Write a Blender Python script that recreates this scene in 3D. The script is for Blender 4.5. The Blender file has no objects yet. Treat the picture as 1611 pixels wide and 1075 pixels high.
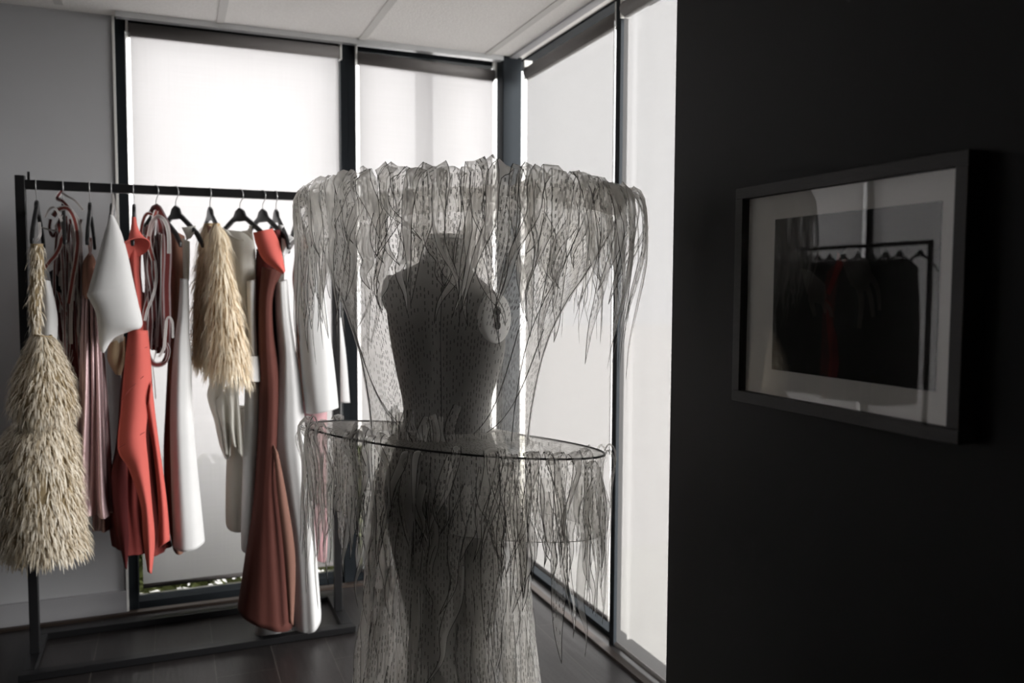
import bpy, bmesh, math, random
from mathutils import Vector, Matrix, Euler
random.seed(11)
sc = bpy.context.scene
COL = sc.collection
pi = math.pi

# ------------------------------------------------------------------ camera
FPX, IW, IH = 1315.5, 1611.0, 1075.0
YAW, PITCH, ROLL = map(math.radians, (22.101, 3.635, 0.243))
CAM = Vector((0, 0, 1.4))
_f = Vector((math.sin(YAW) * math.cos(PITCH), math.cos(YAW) * math.cos(PITCH), -math.sin(PITCH)))
_r = Vector((math.cos(YAW), -math.sin(YAW), 0)); _u = _r.cross(_f)
_c, _s = math.cos(ROLL), math.sin(ROLL)
_r, _u = _c * _r + _s * _u, -_s * _r + _c * _u
cam = bpy.data.cameras.new('camera'); co = bpy.data.objects.new('camera', cam); COL.objects.link(co)
cam.sensor_width = 36; cam.lens = FPX / IW * 36; cam.clip_start = .02
M = Matrix((_r, _u, -_f)).transposed().to_4x4(); M.translation = CAM
co.matrix_world = M
cam.dof.use_dof = True; cam.dof.focus_distance = 2.05; cam.dof.aperture_fstop = 2.8
sc.camera = co
sc.view_settings.view_transform = 'Standard'; sc.view_settings.look = 'None'
sc.view_settings.gamma = 1; sc.view_settings.use_curve_mapping = False
sc.view_settings.exposure = 0.0
sc.cycles.transparent_max_bounces = 64
sc.cycles.max_bounces = 10
sc.cycles.diffuse_bounces = 5
sc.cycles.sample_clamp_indirect = 6

# ------------------------------------------------------------------ sky and the bright hazy sun beyond the right-hand glazing
w = bpy.data.worlds.new('sky'); sc.world = w; w.use_nodes = True
bg = w.node_tree.nodes['Background']; bg.inputs[0].default_value = (1, .985, .98, 1); bg.inputs[1].default_value = 3.3
sl = bpy.data.lights.new('sun', 'SUN'); sl.energy = 25.0; sl.angle = math.radians(42); sl.color = (1, .985, .965)
so = bpy.data.objects.new('sun', sl); COL.objects.link(so)
so.rotation_euler = Vector((.80, -.47, .25)).to_track_quat('Z', 'Y').to_euler()
so.location = (6, -1, 4)

def P(px, py, Y):
    """the point of the plane Y=const that lies on the ray of pixel (px, py)"""
    d = (px - IW / 2) / FPX * _r - (py - IH / 2) / FPX * _u + _f
    return CAM + d * (Y / d.y)

# ------------------------------------------------------------------ materials
def mat(name):
    m = bpy.data.materials.new(name); m.use_nodes = True
    nt = m.node_tree
    return m, nt, nt.nodes['Principled BSDF'], nt.nodes['Material Output']
def N(nt, kind, **kw):
    n = nt.nodes.new(kind)
    for k, v in kw.items():
        if k.startswith('i_'): n.inputs[k[2:].replace('_', ' ')].default_value = v
        else: setattr(n, k, v)
    return n
def math_(nt, op, a, b=None, c=None):
    n = nt.nodes.new('ShaderNodeMath'); n.operation = op
    for i, v in enumerate((a, b, c)):
        if v is None: continue
        if isinstance(v, (int, float)): n.inputs[i].default_value = v
        else: nt.links.new(v, n.inputs[i])
    return n.outputs[0]
def mixc(nt, fac, a, b):
    n = nt.nodes.new('ShaderNodeMix'); n.data_type = 'RGBA'
    for i, v in ((0, fac), (6, a), (7, b)):
        if isinstance(v, (int, float)): n.inputs[i].default_value = v
        elif isinstance(v, tuple): n.inputs[i].default_value = v if len(v) == 4 else (*v, 1)
        else: nt.links.new(v, n.inputs[i])
    return n.outputs[2]
def simple(name, col, rough=.6, bump=0, scale=200, metal=0, var=.0, vscale=6, sheen=0, spec=.5, stretch=(1, 1, 1)):
    m, nt, b, o = mat(name)
    b.inputs['Roughness'].default_value = rough; b.inputs['Metallic'].default_value = metal
    b.inputs['Specular IOR Level'].default_value = spec
    if sheen: b.inputs['Sheen Weight'].default_value = sheen
    tc = N(nt, 'ShaderNodeTexCoord'); mp = N(nt, 'ShaderNodeMapping'); mp.inputs['Scale'].default_value = stretch
    nt.links.new(tc.outputs['Object'], mp.inputs[0])
    nz = N(nt, 'ShaderNodeTexNoise', i_Scale=vscale, i_Detail=4.0); nt.links.new(mp.outputs[0], nz.inputs['Vector'])
    lo = tuple(c * (1 - var) for c in col); hi = tuple(min(1, c * (1 + var)) for c in col)
    nt.links.new(mixc(nt, nz.outputs['Fac'], lo, hi), b.inputs['Base Color'])
    if bump:
        n2 = N(nt, 'ShaderNodeTexNoise', i_Scale=scale, i_Detail=3.0); nt.links.new(mp.outputs[0], n2.inputs['Vector'])
        bp = N(nt, 'ShaderNodeBump', i_Strength=bump, i_Distance=.002); nt.links.new(n2.outputs['Fac'], bp.inputs['Height'])
        nt.links.new(bp.outputs[0], b.inputs['Normal'])
    return m
def cloth(name, col, rough=.8, trans=.25, sheen=.04, var=.06, inner=None):
    """thick knitted cloth that lets a little light through"""
    m, nt, b, o = mat(name)
    b.inputs['Roughness'].default_value = rough; b.inputs['Sheen Weight'].default_value = sheen
    b.inputs['Specular IOR Level'].default_value = .25
    tc = N(nt, 'ShaderNodeTexCoord')
    nz = N(nt, 'ShaderNodeTexNoise', i_Scale=9.0, i_Detail=3.0); nt.links.new(tc.outputs['Object'], nz.inputs['Vector'])
    c = mixc(nt, nz.outputs['Fac'], tuple(x * (1 - var) for x in col), tuple(min(1, x * (1 + var)) for x in col))
    nt.links.new(c, b.inputs['Base Color'])
    n2 = N(nt, 'ShaderNodeTexNoise', i_Scale=900.0); nt.links.new(tc.outputs['Object'], n2.inputs['Vector'])
    bp = N(nt, 'ShaderNodeBump', i_Strength=.15, i_Distance=.001); nt.links.new(n2.outputs['Fac'], bp.inputs['Height'])
    nt.links.new(bp.outputs[0], b.inputs['Normal'])
    if trans:
        t = N(nt, 'ShaderNodeBsdfTranslucent'); nt.links.new(c, t.inputs[0])
        mx = N(nt, 'ShaderNodeMixShader'); mx.inputs[0].default_value = trans
        nt.links.new(b.outputs[0], mx.inputs[1]); nt.links.new(t.outputs[0], mx.inputs[2]); nt.links.new(mx.outputs[0], o.inputs[0])
    return m

def glass_mat():
    m, nt, b, o = mat('window_glass'); nt.nodes.remove(b)
    fr = N(nt, 'ShaderNodeFresnel', i_IOR=1.45); ge = N(nt, 'ShaderNodeNewGeometry')
    nt.links.new(math_(nt, 'ADD', 1.45, math_(nt, 'MULTIPLY', ge.outputs['Backfacing'], 1 / 1.45 - 1.45)), fr.inputs['IOR'])   # a thin pane: same reflectance from both faces
    t = N(nt, 'ShaderNodeBsdfTransparent'); t.inputs[0].default_value = (.985, .985, .985, 1)
    g = N(nt, 'ShaderNodeBsdfGlossy', i_Roughness=.0)
    mx = N(nt, 'ShaderNodeMixShader')
    nt.links.new(fr.outputs[0], mx.inputs[0]); nt.links.new(t.outputs[0], mx.inputs[1]); nt.links.new(g.outputs[0], mx.inputs[2])
    nt.links.new(mx.outputs[0], o.inputs[0]); return m
def blind_mat(name, col, openness):
    m, nt, b, o = mat(name); nt.nodes.remove(b)
    tc = N(nt, 'ShaderNodeTexCoord')
    mp = N(nt, 'ShaderNodeMapping'); mp.inputs['Scale'].default_value = (260, 260, 3); nt.links.new(tc.outputs['Object'], mp.inputs[0])
    nz = N(nt, 'ShaderNodeTexNoise', i_Scale=1.0, i_Detail=2.0); nt.links.new(mp.outputs[0], nz.inputs['Vector'])
    mp2 = N(nt, 'ShaderNodeMapping'); mp2.inputs['Scale'].default_value = (3, 3, 240); nt.links.new(tc.outputs['Object'], mp2.inputs[0])
    nz2 = N(nt, 'ShaderNodeTexNoise', i_Scale=1.0, i_Detail=2.0); nt.links.new(mp2.outputs[0], nz2.inputs['Vector'])
    k = math_(nt, 'ADD', math_(nt, 'MULTIPLY', nz.outputs['Fac'], .5), math_(nt, 'MULTIPLY', nz2.outputs['Fac'], .5))
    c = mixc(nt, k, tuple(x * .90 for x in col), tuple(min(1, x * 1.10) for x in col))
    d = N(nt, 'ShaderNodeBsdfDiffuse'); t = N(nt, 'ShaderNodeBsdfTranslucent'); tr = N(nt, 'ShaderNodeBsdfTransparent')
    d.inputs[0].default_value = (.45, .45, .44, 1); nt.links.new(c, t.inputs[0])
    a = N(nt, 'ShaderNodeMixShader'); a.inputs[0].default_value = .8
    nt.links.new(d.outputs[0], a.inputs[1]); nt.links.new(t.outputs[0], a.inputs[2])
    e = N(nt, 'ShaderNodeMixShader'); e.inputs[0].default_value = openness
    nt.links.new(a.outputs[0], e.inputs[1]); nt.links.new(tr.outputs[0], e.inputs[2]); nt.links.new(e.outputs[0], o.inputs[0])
    return m
def organza(name, clear, col=(.97, .96, .94), printed=False, edge=True, dash=(.30, .29, .27)):
    """sheer fabric; UV 'edge'.x is the distance to the ribbon's edge, UV 'metric' is in metres"""
    m, nt, b, o = mat(name); nt.nodes.remove(b)
    d = N(nt, 'ShaderNodeBsdfDiffuse'); t = N(nt, 'ShaderNodeBsdfTranslucent'); tr = N(nt, 'ShaderNodeBsdfTransparent')
    tr.inputs[0].default_value = (.985, .98, .97, 1)
    c = (*col, 1); op = None; csock = None
    mk = None
    if printed:
        uv = N(nt, 'ShaderNodeUVMap', uv_map='metric'); sp = N(nt, 'ShaderNodeSeparateXYZ'); nt.links.new(uv.outputs[0], sp.inputs[0])
        u = math_(nt, 'DIVIDE', sp.outputs[0], .0085); cu = math_(nt, 'FLOOR', u); fu = math_(nt, 'FRACT', u)
        wn0 = N(nt, 'ShaderNodeTexWhiteNoise', noise_dimensions='1D'); nt.links.new(cu, wn0.inputs['W'])
        v = math_(nt, 'ADD', math_(nt, 'DIVIDE', sp.outputs[1], .0165), math_(nt, 'MULTIPLY', wn0.outputs['Value'], 3.0))
        cv = math_(nt, 'FLOOR', v); fv = math_(nt, 'FRACT', v)
        cb = N(nt, 'ShaderNodeCombineXYZ'); nt.links.new(cu, cb.inputs[0]); nt.links.new(cv, cb.inputs[1])
        wn = N(nt, 'ShaderNodeTexWhiteNoise', noise_dimensions='2D'); nt.links.new(cb.outputs[0], wn.inputs['Vector'])
        mk = math_(nt, 'MULTIPLY', math_(nt, 'MULTIPLY', math_(nt, 'LESS_THAN', fu, .28), math_(nt, 'LESS_THAN', fv, .58)),
                   math_(nt, 'GREATER_THAN', wn.outputs['Value'], .40))
    ek = None
    if edge:
        uv = N(nt, 'ShaderNodeUVMap', uv_map='edge'); sp = N(nt, 'ShaderNodeSeparateXYZ'); nt.links.new(uv.outputs[0], sp.inputs[0])
        ek = math_(nt, 'LESS_THAN', sp.outputs[0], .0017)
    lw = N(nt, 'ShaderNodeLayerWeight', i_Blend=.5)      # a thin weave closes up when seen edge-on
    cosv = math_(nt, 'MAXIMUM', math_(nt, 'SUBTRACT', 1.0, lw.outputs['Facing']), .34)
    opq = math_(nt, 'SUBTRACT', 1.0, math_(nt, 'POWER', clear, math_(nt, 'DIVIDE', 1.0, cosv)))
    fac = opq
    colsock = c
    if mk is not None:
        fac = math_(nt, 'ADD', opq, math_(nt, 'MULTIPLY', mk, .60 * clear)); colsock = mixc(nt, mk, c, dash)
    if ek is not None:
        fac = math_(nt, 'MAXIMUM', fac, math_(nt, 'MULTIPLY', ek, .9)); colsock = mixc(nt, ek, colsock, (.05, .047, .045))
    for n in (d, t):
        if isinstance(colsock, tuple): n.inputs[0].default_value = colsock
        else: nt.links.new(colsock, n.inputs[0])
    a = N(nt, 'ShaderNodeMixShader'); a.inputs[0].default_value = .66
    nt.links.new(d.outputs[0], a.inputs[1]); nt.links.new(t.outputs[0], a.inputs[2])
    e = N(nt, 'ShaderNodeMixShader')
    if isinstance(fac, float): e.inputs[0].default_value = fac
    else: nt.links.new(fac, e.inputs[0])
    nt.links.new(tr.outputs[0], e.inputs[1]); nt.links.new(a.outputs[0], e.inputs[2]); nt.links.new(e.outputs[0], o.inputs[0])
    return m
def fringe_mat(name, lo, hi, trans=.3):
    """u of UV 'edge' is a random tone of the strand"""
    m, nt, b, o = mat(name)
    uv = N(nt, 'ShaderNodeUVMap', uv_map='edge'); sp = N(nt, 'ShaderNodeSeparateXYZ'); nt.links.new(uv.outputs[0], sp.inputs[0])
    c = mixc(nt, sp.outputs[0], lo, hi); nt.links.new(c, b.inputs['Base Color']); b.inputs['Roughness'].default_value = .5
    t = N(nt, 'ShaderNodeBsdfTranslucent'); nt.links.new(c, t.inputs[0])
    mx = N(nt, 'ShaderNodeMixShader'); mx.inputs[0].default_value = trans
    nt.links.new(b.outputs[0], mx.inputs[1]); nt.links.new(t.outputs[0], mx.inputs[2]); nt.links.new(mx.outputs[0], o.inputs[0])
    return m
def strap_mat(name, mid, rim):
    m, nt, b, o = mat(name)
    uv = N(nt, 'ShaderNodeUVMap', uv_map='edge'); sp = N(nt, 'ShaderNodeSeparateXYZ'); nt.links.new(uv.outputs[0], sp.inputs[0])
    k = math_(nt, 'GREATER_THAN', math_(nt, 'ABSOLUTE', math_(nt, 'SUBTRACT', sp.outputs[0], .5)), .28)
    nt.links.new(mixc(nt, k, mid, rim), b.inputs['Base Color']); b.inputs['Roughness'].default_value = .6
    return m

MT = {}
MT['wall_grey'] = simple('grey_wall_paint', (.43, .435, .45), .7, .06, 300, var=.02)
MT['wall_dark'] = simple('black_wall_paint', (.0095, .0095, .011), .62, .10, 260, var=.05, spec=.35)
MT['wall_plain'] = simple('back_room_paint', (.62, .62, .61), .8)
MT['skirting'] = simple('skirting_paint', (.34, .34, .355), .5)
MT['black_metal'] = simple('black_powder_coat', (.008, .008, .009), .38, .03, 400)
MT['frame_metal'] = simple('charcoal_window_metal', (.013, .016, .019), .75, spec=.10)
MT['alu'] = simple('brushed_aluminium', (.62, .63, .64), .35, metal=.8)
MT['white_plastic'] = simple('white_plastic', (.75, .75, .72), .4)
MT['grey_tube'] = simple('blind_roll_shade', (.16, .15, .145), .7)
MT['glass'] = glass_mat()
MT['blind_back'] = blind_mat('sheer_white_blind', (.45, .44, .445), .06)
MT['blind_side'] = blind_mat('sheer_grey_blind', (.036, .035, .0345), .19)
MT['timber'] = simple('dark_timber_trim', (.035, .024, .018), .5, .1, 60, var=.3, stretch=(1, 1, 8))
MT['white_neo'] = cloth('white_scuba_cloth', (.77, .77, .77))
MT['offwhite'] = cloth('ivory_scuba_cloth', (.78, .765, .72), trans=.5)
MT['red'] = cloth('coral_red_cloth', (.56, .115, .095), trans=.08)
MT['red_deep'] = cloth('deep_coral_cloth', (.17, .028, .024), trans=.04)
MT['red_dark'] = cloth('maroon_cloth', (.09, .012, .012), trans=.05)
MT['rust'] = cloth('rust_brown_cloth', (.095, .029, .022), trans=.06)
MT['nude'] = cloth('nude_brown_cloth', (.42, .22, .16), trans=.25)
MT['lining_brown'] = cloth('brown_lining', (.20, .10, .075), trans=.1)
MT['pink'] = cloth('dusty_pink_cloth', (.62, .38, .40), trans=.3)
MT['tan'] = cloth('tan_lining', (.55, .42, .28), trans=.35)
MT['black_cloth'] = cloth('black_cloth', (.012, .010, .012), trans=0)
MT['mauve'] = simple('mauve_satin', (.50, .355, .365), .36, metal=.5, var=.08, vscale=40, bump=.25, scale=700)
MT['raffia'] = fringe_mat('raffia_strands', (.50, .41, .28), (.98, .93, .82))
MT['raffia_base'] = cloth('raffia_backing', (.34, .26, .15), trans=.2)
MT['feather'] = fringe_mat('feather_strands', (.74, .60, .42), (.98, .93, .80), .4)
MT['feather_base'] = cloth('feather_backing', (.52, .38, .22), trans=.3)
MT['strap_grey'] = strap_mat('grey_edged_strap', (.12, .025, .025), (.55, .52, .52))
MT['strap_red'] = strap_mat('red_centred_strap', (.26, .05, .04), (.62, .60, .59))
MT['strap_pale'] = strap_mat('pale_strap', (.45, .42, .41), (.66, .64, .63))
MT['strap_maroon'] = strap_mat('maroon_strap', (.15, .022, .02), (.36, .27, .28))
MT['mannequin'] = simple('grey_fibreglass', (.21, .205, .195), .5, .03, 90, var=.06)
MT['socket'] = simple('socket_plate', (.86, .86, .85), .45, var=.10, vscale=30)
MT['dark_hole'] = simple('keyhole_dark', (.01, .01, .01), .8)
MT['tulle'] = organza('printed_tulle', .85, printed=True, edge=False, dash=(.10, .095, .09))
MT['tulle_skirt'] = organza('skirt_tulle', .76, printed=True, edge=False, dash=(.16, .155, .15))
MT['org_plain'] = organza('plain_organza', .77)
MT['org_thick'] = organza('doubled_organza', .62)
MT['org_print'] = organza('printed_organza', .81, printed=True, dash=(.10, .095, .09))
MT['grid_grey'] = simple('grey_grid_paint', (.60, .59, .57), .6)
MT['inner_bone'] = simple('grey_boning', (.22, .21, .2), .6)
MT['boning'] = simple('dark_boning', (.03, .03, .03), .5)
MT['frame_wood'] = simple('black_stained_wood', (.022, .020, .021), .45, .3, 90, var=.35, vscale=30, stretch=(6, 1, 6))
MT['mat_board'] = simple('cream_mat_board', (.80, .78, .74), .9, .05, 500)
MT['print_black'] = simple('black_photo_paper', (.004, .004, .004), .5, spec=.1)
MT['print_skin'] = simple('dim_grey_print', (.045, .043, .040), .6, var=.5, vscale=26, spec=.1)
MT['red_reflection_ink'] = simple('dim_red_reflection', (.07, .008, .007), .6, var=.6, vscale=22, spec=.1)
MT['concrete'] = simple('pale_concrete', (.62, .61, .58), .8, .1, 60, var=.1)
MT['soil'] = simple('pale_paving', (.60, .585, .57), .9, .2, 30, var=.06, vscale=3)
MT['leaf'] = simple('sunlit_leaves', (.30, .34, .13), .6, var=.5, vscale=14)
MT['seam'] = simple('dark_seam', (.20, .03, .025), .8)

def ceiling_mat():
    m, nt, b, o = mat('mineral_ceiling_tile')
    tc = N(nt, 'ShaderNodeTexCoord')
    nz = N(nt, 'ShaderNodeTexNoise', i_Scale=120.0, i_Detail=5.0); nt.links.new(tc.outputs['Object'], nz.inputs['Vector'])
    nt.links.new(mixc(nt, nz.outputs['Fac'], (.70, .68, .66), (.93, .92, .90)), b.inputs['Base Color']); b.inputs['Roughness'].default_value = .9
    bp = N(nt, 'ShaderNodeBump', i_Strength=.5, i_Distance=.003); nt.links.new(nz.outputs['Fac'], bp.inputs['Height']); nt.links.new(bp.outputs[0], b.inputs['Normal'])
    return m
def floor_mat():
    m, nt, b, o = mat('dark_oak_planks')
    tc = N(nt, 'ShaderNodeTexCoord'); mp = N(nt, 'ShaderNodeMapping'); nt.links.new(tc.outputs['Object'], mp.inputs[0])
    mp.inputs['Rotation'].default_value = (0, 0, pi / 2); mp.inputs['Location'].default_value = (.3, .09, 0)
    br = N(nt, 'ShaderNodeTexBrick'); br.offset = .37
    br.inputs['Color1'].default_value = (.030, .027, .027, 1); br.inputs['Color2'].default_value = (.021, .019, .019, 1); br.inputs['Mortar'].default_value = (.07, .065, .06, 1)
    br.inputs['Scale'].default_value = 1; br.inputs['Mortar Size'].default_value = .0018; br.inputs['Brick Width'].default_value = 1.4; br.inputs['Row Height'].default_value = .21
    nt.links.new(mp.outputs[0], br.inputs['Vector'])
    m2 = N(nt, 'ShaderNodeMapping'); m2.inputs['Scale'].default_value = (9, 1.1, 1); nt.links.new(tc.outputs['Object'], m2.inputs[0])
    wv = N(nt, 'ShaderNodeTexNoise', i_Scale=2.2, i_Detail=2.0); nt.links.new(m2.outputs[0], wv.inputs['Vector'])
    rings = math_(nt, 'FRACT', math_(nt, 'MULTIPLY', wv.outputs['Fac'], 26.0))
    g = mixc(nt, rings, (.62, .60, .60), (1.25, 1.22, 1.2))
    mm = N(nt, 'ShaderNodeMix', data_type='RGBA', blend_type='MULTIPLY'); mm.inputs[0].default_value = .75
    nt.links.new(br.outputs['Color'], mm.inputs[6]); nt.links.new(g, mm.inputs[7]); nt.links.new(mm.outputs[2], b.inputs['Base Color'])
    b.inputs['Roughness'].default_value = .36
    bp = N(nt, 'ShaderNodeBump', i_Strength=.12, i_Distance=.001); nt.links.new(rings, bp.inputs['Height']); nt.links.new(bp.outputs[0], b.inputs['Normal'])
    return m
MT['ceiling'] = ceiling_mat(); MT['floor'] = floor_mat()

# ------------------------------------------------------------------ mesh helpers
def link(name, me, m, parent=None, smooth=False):
    o = bpy.data.objects.new(name, me); COL.objects.link(o)
    if m is not None: me.materials.append(MT[m] if isinstance(m, str) else m)
    if parent is not None: o.parent = parent
    if smooth:
        for p in me.polygons: p.use_smooth = True
    return o
class MB:
    def __init__(s): s.v = []; s.f = []; s.e = []; s.m = []
    def box(s, a, b):
        x0, y0, z0 = a; x1, y1, z1 = b; i = len(s.v)
        s.v += [(x0, y0, z0), (x1, y0, z0), (x1, y1, z0), (x0, y1, z0), (x0, y0, z1), (x1, y0, z1), (x1, y1, z1), (x0, y1, z1)]
        s.f += [(i, i + 3, i + 2, i + 1), (i + 4, i + 5, i + 6, i + 7), (i, i + 1, i + 5, i + 4), (i + 1, i + 2, i + 6, i + 5), (i + 2, i + 3, i + 7, i + 6), (i + 3, i, i + 4, i + 7)]
        return s
    def tube(s, pts, r, n=8, closed=False):
        pts = [Vector(p) for p in pts]; k0 = len(s.v); L = len(pts); ref = None
        for i, p in enumerate(pts):
            if closed: t = pts[(i + 1) % L] - pts[i - 1]
            else: t = pts[min(i + 1, L - 1)] - pts[max(i - 1, 0)]
            t.normalize()
            if ref is None: ref = Vector((0, 0, 1)) if abs(t.z) < .9 else Vector((1, 0, 0))
            a = t.cross(ref).normalized(); b = t.cross(a).normalized(); ref = -b if False else ref
            rr = r[i] if isinstance(r, (list, tuple)) else r
            s.v += [tuple(p + rr * (math.cos(2 * pi * j / n) * a + math.sin(2 * pi * j / n) * b)) for j in range(n)]
        for i in range(L if closed else L - 1):
            for j in range(n):
                q = (i + 1) % L
                s.f.append((k0 + i * n + j, k0 + i * n + (j + 1) % n, k0 + q * n + (j + 1) % n, k0 + q * n + j))
        if not closed:
            s.f.append(tuple(k0 + j for j in range(n))); s.f.append(tuple(k0 + (L - 1) * n + j for j in reversed(range(n))))
        return s
    def prism(s, poly, fn0, fn1):
        """extrude a 2-D polygon between two mappings"""
        k = len(s.v); n = len(poly)
        s.v += [tuple(fn0(*p)) for p in poly] + [tuple(fn1(*p)) for p in poly]
        s.f.append(tuple(range(k, k + n))); s.f.append(tuple(reversed(range(k + n, k + 2 * n))))
        for i in range(n): s.f.append((k + i, k + n + i, k + n + (i + 1) % n, k + (i + 1) % n))
        return s
    def grid(s, rows, closed=False, uv1=None, uv2=None):
        k = len(s.v); R = len(rows); n = len(rows[0])
        for r in rows: s.v += [tuple(p) for p in r]
        for i in range(R - 1):
            for j in range(n if closed else n - 1):
                q = (j + 1) % n
                s.f.append((k + i * n + j, k + i * n + q, k + (i + 1) * n + q, k + (i + 1) * n + j))
        if uv1 is not None:
            while len(s.e) < k: s.e.append((1, 0)); s.m.append((0, 0))
            for r in uv1: s.e += list(r)
            for r in (uv2 or uv1): s.m += list(r)
        return s
    def build(s, name, m, parent=None, smooth=False, fix=True):
        me = bpy.data.meshes.new(name); me.from_pydata([tuple(v) for v in s.v], [], s.f)
        if s.e:
            a = me.uv_layers.new(name='edge'); b = me.uv_layers.new(name='metric')
            for l in me.loops:
                a.data[l.index].uv = s.e[l.vertex_index]; b.data[l.index].uv = s.m[l.vertex_index]
        if fix:
            bm = bmesh.new(); bm.from_mesh(me); bmesh.ops.recalc_face_normals(bm, faces=bm.faces); bm.to_mesh(me); bm.free()
        me.update()
        return link(name, me, m, parent, smooth)
def MB_boxes(bs):
    m = MB()
    for a, b in bs: m.box(a, b)
    return m
def tag(o, label=None, cat=None, group=None, kind=None):
    if label: o['label'] = label
    if cat: o['category'] = cat
    if group: o['group'] = group
    if kind: o['kind'] = kind
    return o
def empty(name, loc=(0, 0, 0), rz=0, **kw):
    o = bpy.data.objects.new(name, None); COL.objects.link(o); o.location = loc; o.rotation_euler = (0, 0, rz); o.empty_display_size = .05
    return tag(o, **kw)
def bevel(o, wd=.003, seg=2):
    b = o.modifiers.new('bevel', 'BEVEL'); b.width = wd; b.segments = seg; b.limit_method = 'ANGLE'; return o
def solid(o, t=.004):
    b = o.modifiers.new('thick', 'SOLIDIFY'); b.thickness = t; b.offset = 0; return o
def cr(pts, n):
    """Catmull-Rom resampling of a list of tuples into n points"""
    L = len(pts)
    if L == 1: return [pts[0]] * n
    out = []
    for i in range(n):
        t = i / (n - 1) * (L - 1); k = min(int(t), L - 2); f = t - k
        p0, p1, p2, p3 = pts[max(k - 1, 0)], pts[k], pts[k + 1], pts[min(k + 2, L - 1)]
        out.append(tuple(.5 * (2 * b + (c - a) * f + (2 * a - 5 * b + 4 * c - d) * f * f + (3 * b - 3 * c + d - a) * f ** 3) for a, b, c, d in zip(p0, p1, p2, p3)))
    return out

# ================================================================== ROOM
ZC = 2.51; YB = 3.88; XR = 1.60; XD = 1.13
LX = -3.65; RY = -2.6; FY = 7.4
tag(MB_boxes([((LX, RY, -.06), (-.72, FY, 0)), ((-.72, RY, -.06), (1.66, 3.97, 0))]).build('floor', 'floor'), kind='structure')
ce = tag(MB_boxes([((LX, RY, ZC), (-.72, FY, ZC + .08)), ((-.72, RY, ZC), (1.75, 4.02, ZC + .08))]).build('ceiling', 'ceiling'), kind='structure')
g = MB()
for k in range(-4, 4):
    x = .21 + .60 * k
    if x < 1.6: g.box((x - .016, RY, ZC - .004), (x + .016, 3.79, ZC + .002))
for k in range(3): g.box((LX, 3.20 - 1.2 * k - 1.2, ZC - .004), (1.5, 3.224 - 1.2 * k - 1.2, ZC + .002))
g.build('grid_bar', 'grid_grey', ce)
# perimeter pelmet angle along the glazing
tag(MB().box((-.19, 3.79, ZC - .022), (1.49, 3.83, ZC)).build('trim_1', 'alu'), kind='structure')
tag(MB().box((1.52, .92, ZC - .008), (1.56, 3.80, ZC)).build('trim_2', 'skirting'), kind='structure')
# grey wall left of the window (stands a little proud of the glazing)
tag(MB_boxes([((-.75, 3.87, 0), (-.205, 4.02, ZC)), ((-.75, 4.02, 0), (-.65, FY, ZC))]).build('wall_back', 'wall_grey'), kind='structure')
tag(MB().box((-.75, 3.855, .012), (-.205, 3.87, .105)).build('baseboard_back', 'skirting'), kind='structure')
tag(MB().box((-.207, 3.86, 0), (-.198, 3.90, ZC)).build('lit_wall_edge', 'white_plastic'), kind='structure')  # white strip stands in for daylight on the grey wall's return edge
# black wall with the picture
tag(MB().box((XD, RY, 0), (XD + .14, 1.745, ZC)).build('wall_right', 'wall_dark'), kind='structure')
tag(MB().box((XD + .14, RY, 0), (1.75, .90, ZC)).build('wall_outer', 'wall_plain'), kind='structure')
tag(MB_boxes([((LX - .12, RY, 0), (LX, 3.60, ZC)), ((LX - .12, 3.60, 0), (LX, 7.15, .06)), ((LX - .12, 7.15, 0), (LX, FY, ZC))]).build('wall_left', 'wall_plain'), kind='structure')
tag(MB_boxes([((LX, RY - .1, 0), (XD, RY, ZC)), ((LX, FY, 0), (-.65, FY + .1, ZC))]).build('wall_front', 'wall_plain'), kind='structure')
# dark timber strips on the floor under the glazing
tag(MB().box((-.75, 3.835, 0), (1.50, 3.87, .012)).build('trim_4', 'timber'), kind='structure')
tag(MB().box((1.515, .92, 0), (1.545, 3.80, .012)).build('trim_5', 'timber'), kind='structure')
# corner column
tag(bevel(MB().box((1.487, 3.79, 0), (1.585, 3.875, ZC)).build('column', 'frame_metal'), .004), kind='structure')
def window(name, fr, gl):
    o = tag(MB_boxes(fr).build(name, 'frame_metal'), kind='structure')
    MB_boxes(gl).build('glass', 'glass', o); return o
# window 1: left pane (x -0.2..0.73); window 2: middle pane; windows 3, 4: right-hand glazing
window('window_1', [((-.198, 3.875, 0), (-.160, 3.985, ZC)), ((-.160, 3.90, 0), (.728, 3.985, .034)), ((-.160, 3.90, 2.46), (.728, 3.985, ZC)), ((.728, 3.875, 0), (.762, 3.985, ZC)), ],
       [((-.160, 3.945, .034), (.728, 3.951, 2.46))])
window('window_2', [((.7625, 3.875, 0), (.795, 3.985, ZC)), ((.795, 3.90, 0), (1.60, 3.985, .045)), ((1.53, 3.875, 0), (1.60, 3.985, ZC)), ((.795, 3.90, 2.485), (1.49, 3.985, ZC)), ((1.12, 3.962, .045), (1.19, 4.03, 2.485))],
       [((.795, 3.945, .045), (1.49, 3.951, 2.485))])
window('window_3', [((1.60, 2.845, 0), (1.656, 3.985, .022)), ((1.60, 2.845, 2.500), (1.70, 3.985, ZC)), ((1.575, 2.808, 0), (1.606, 2.845, ZC))],
       [((1.645, 2.845, .022), (1.651, 4.05, 2.500))])
window('window_4', [((1.60, .94, 0), (1.656, 2.808, .018)), ((1.60, .94, 2.47), (1.70, 2.808, ZC)), ((1.60, .90, 0), (1.70, .94, ZC))],
       [((1.645, .94, .018), (1.651, 2.808, 2.47))])
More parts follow.
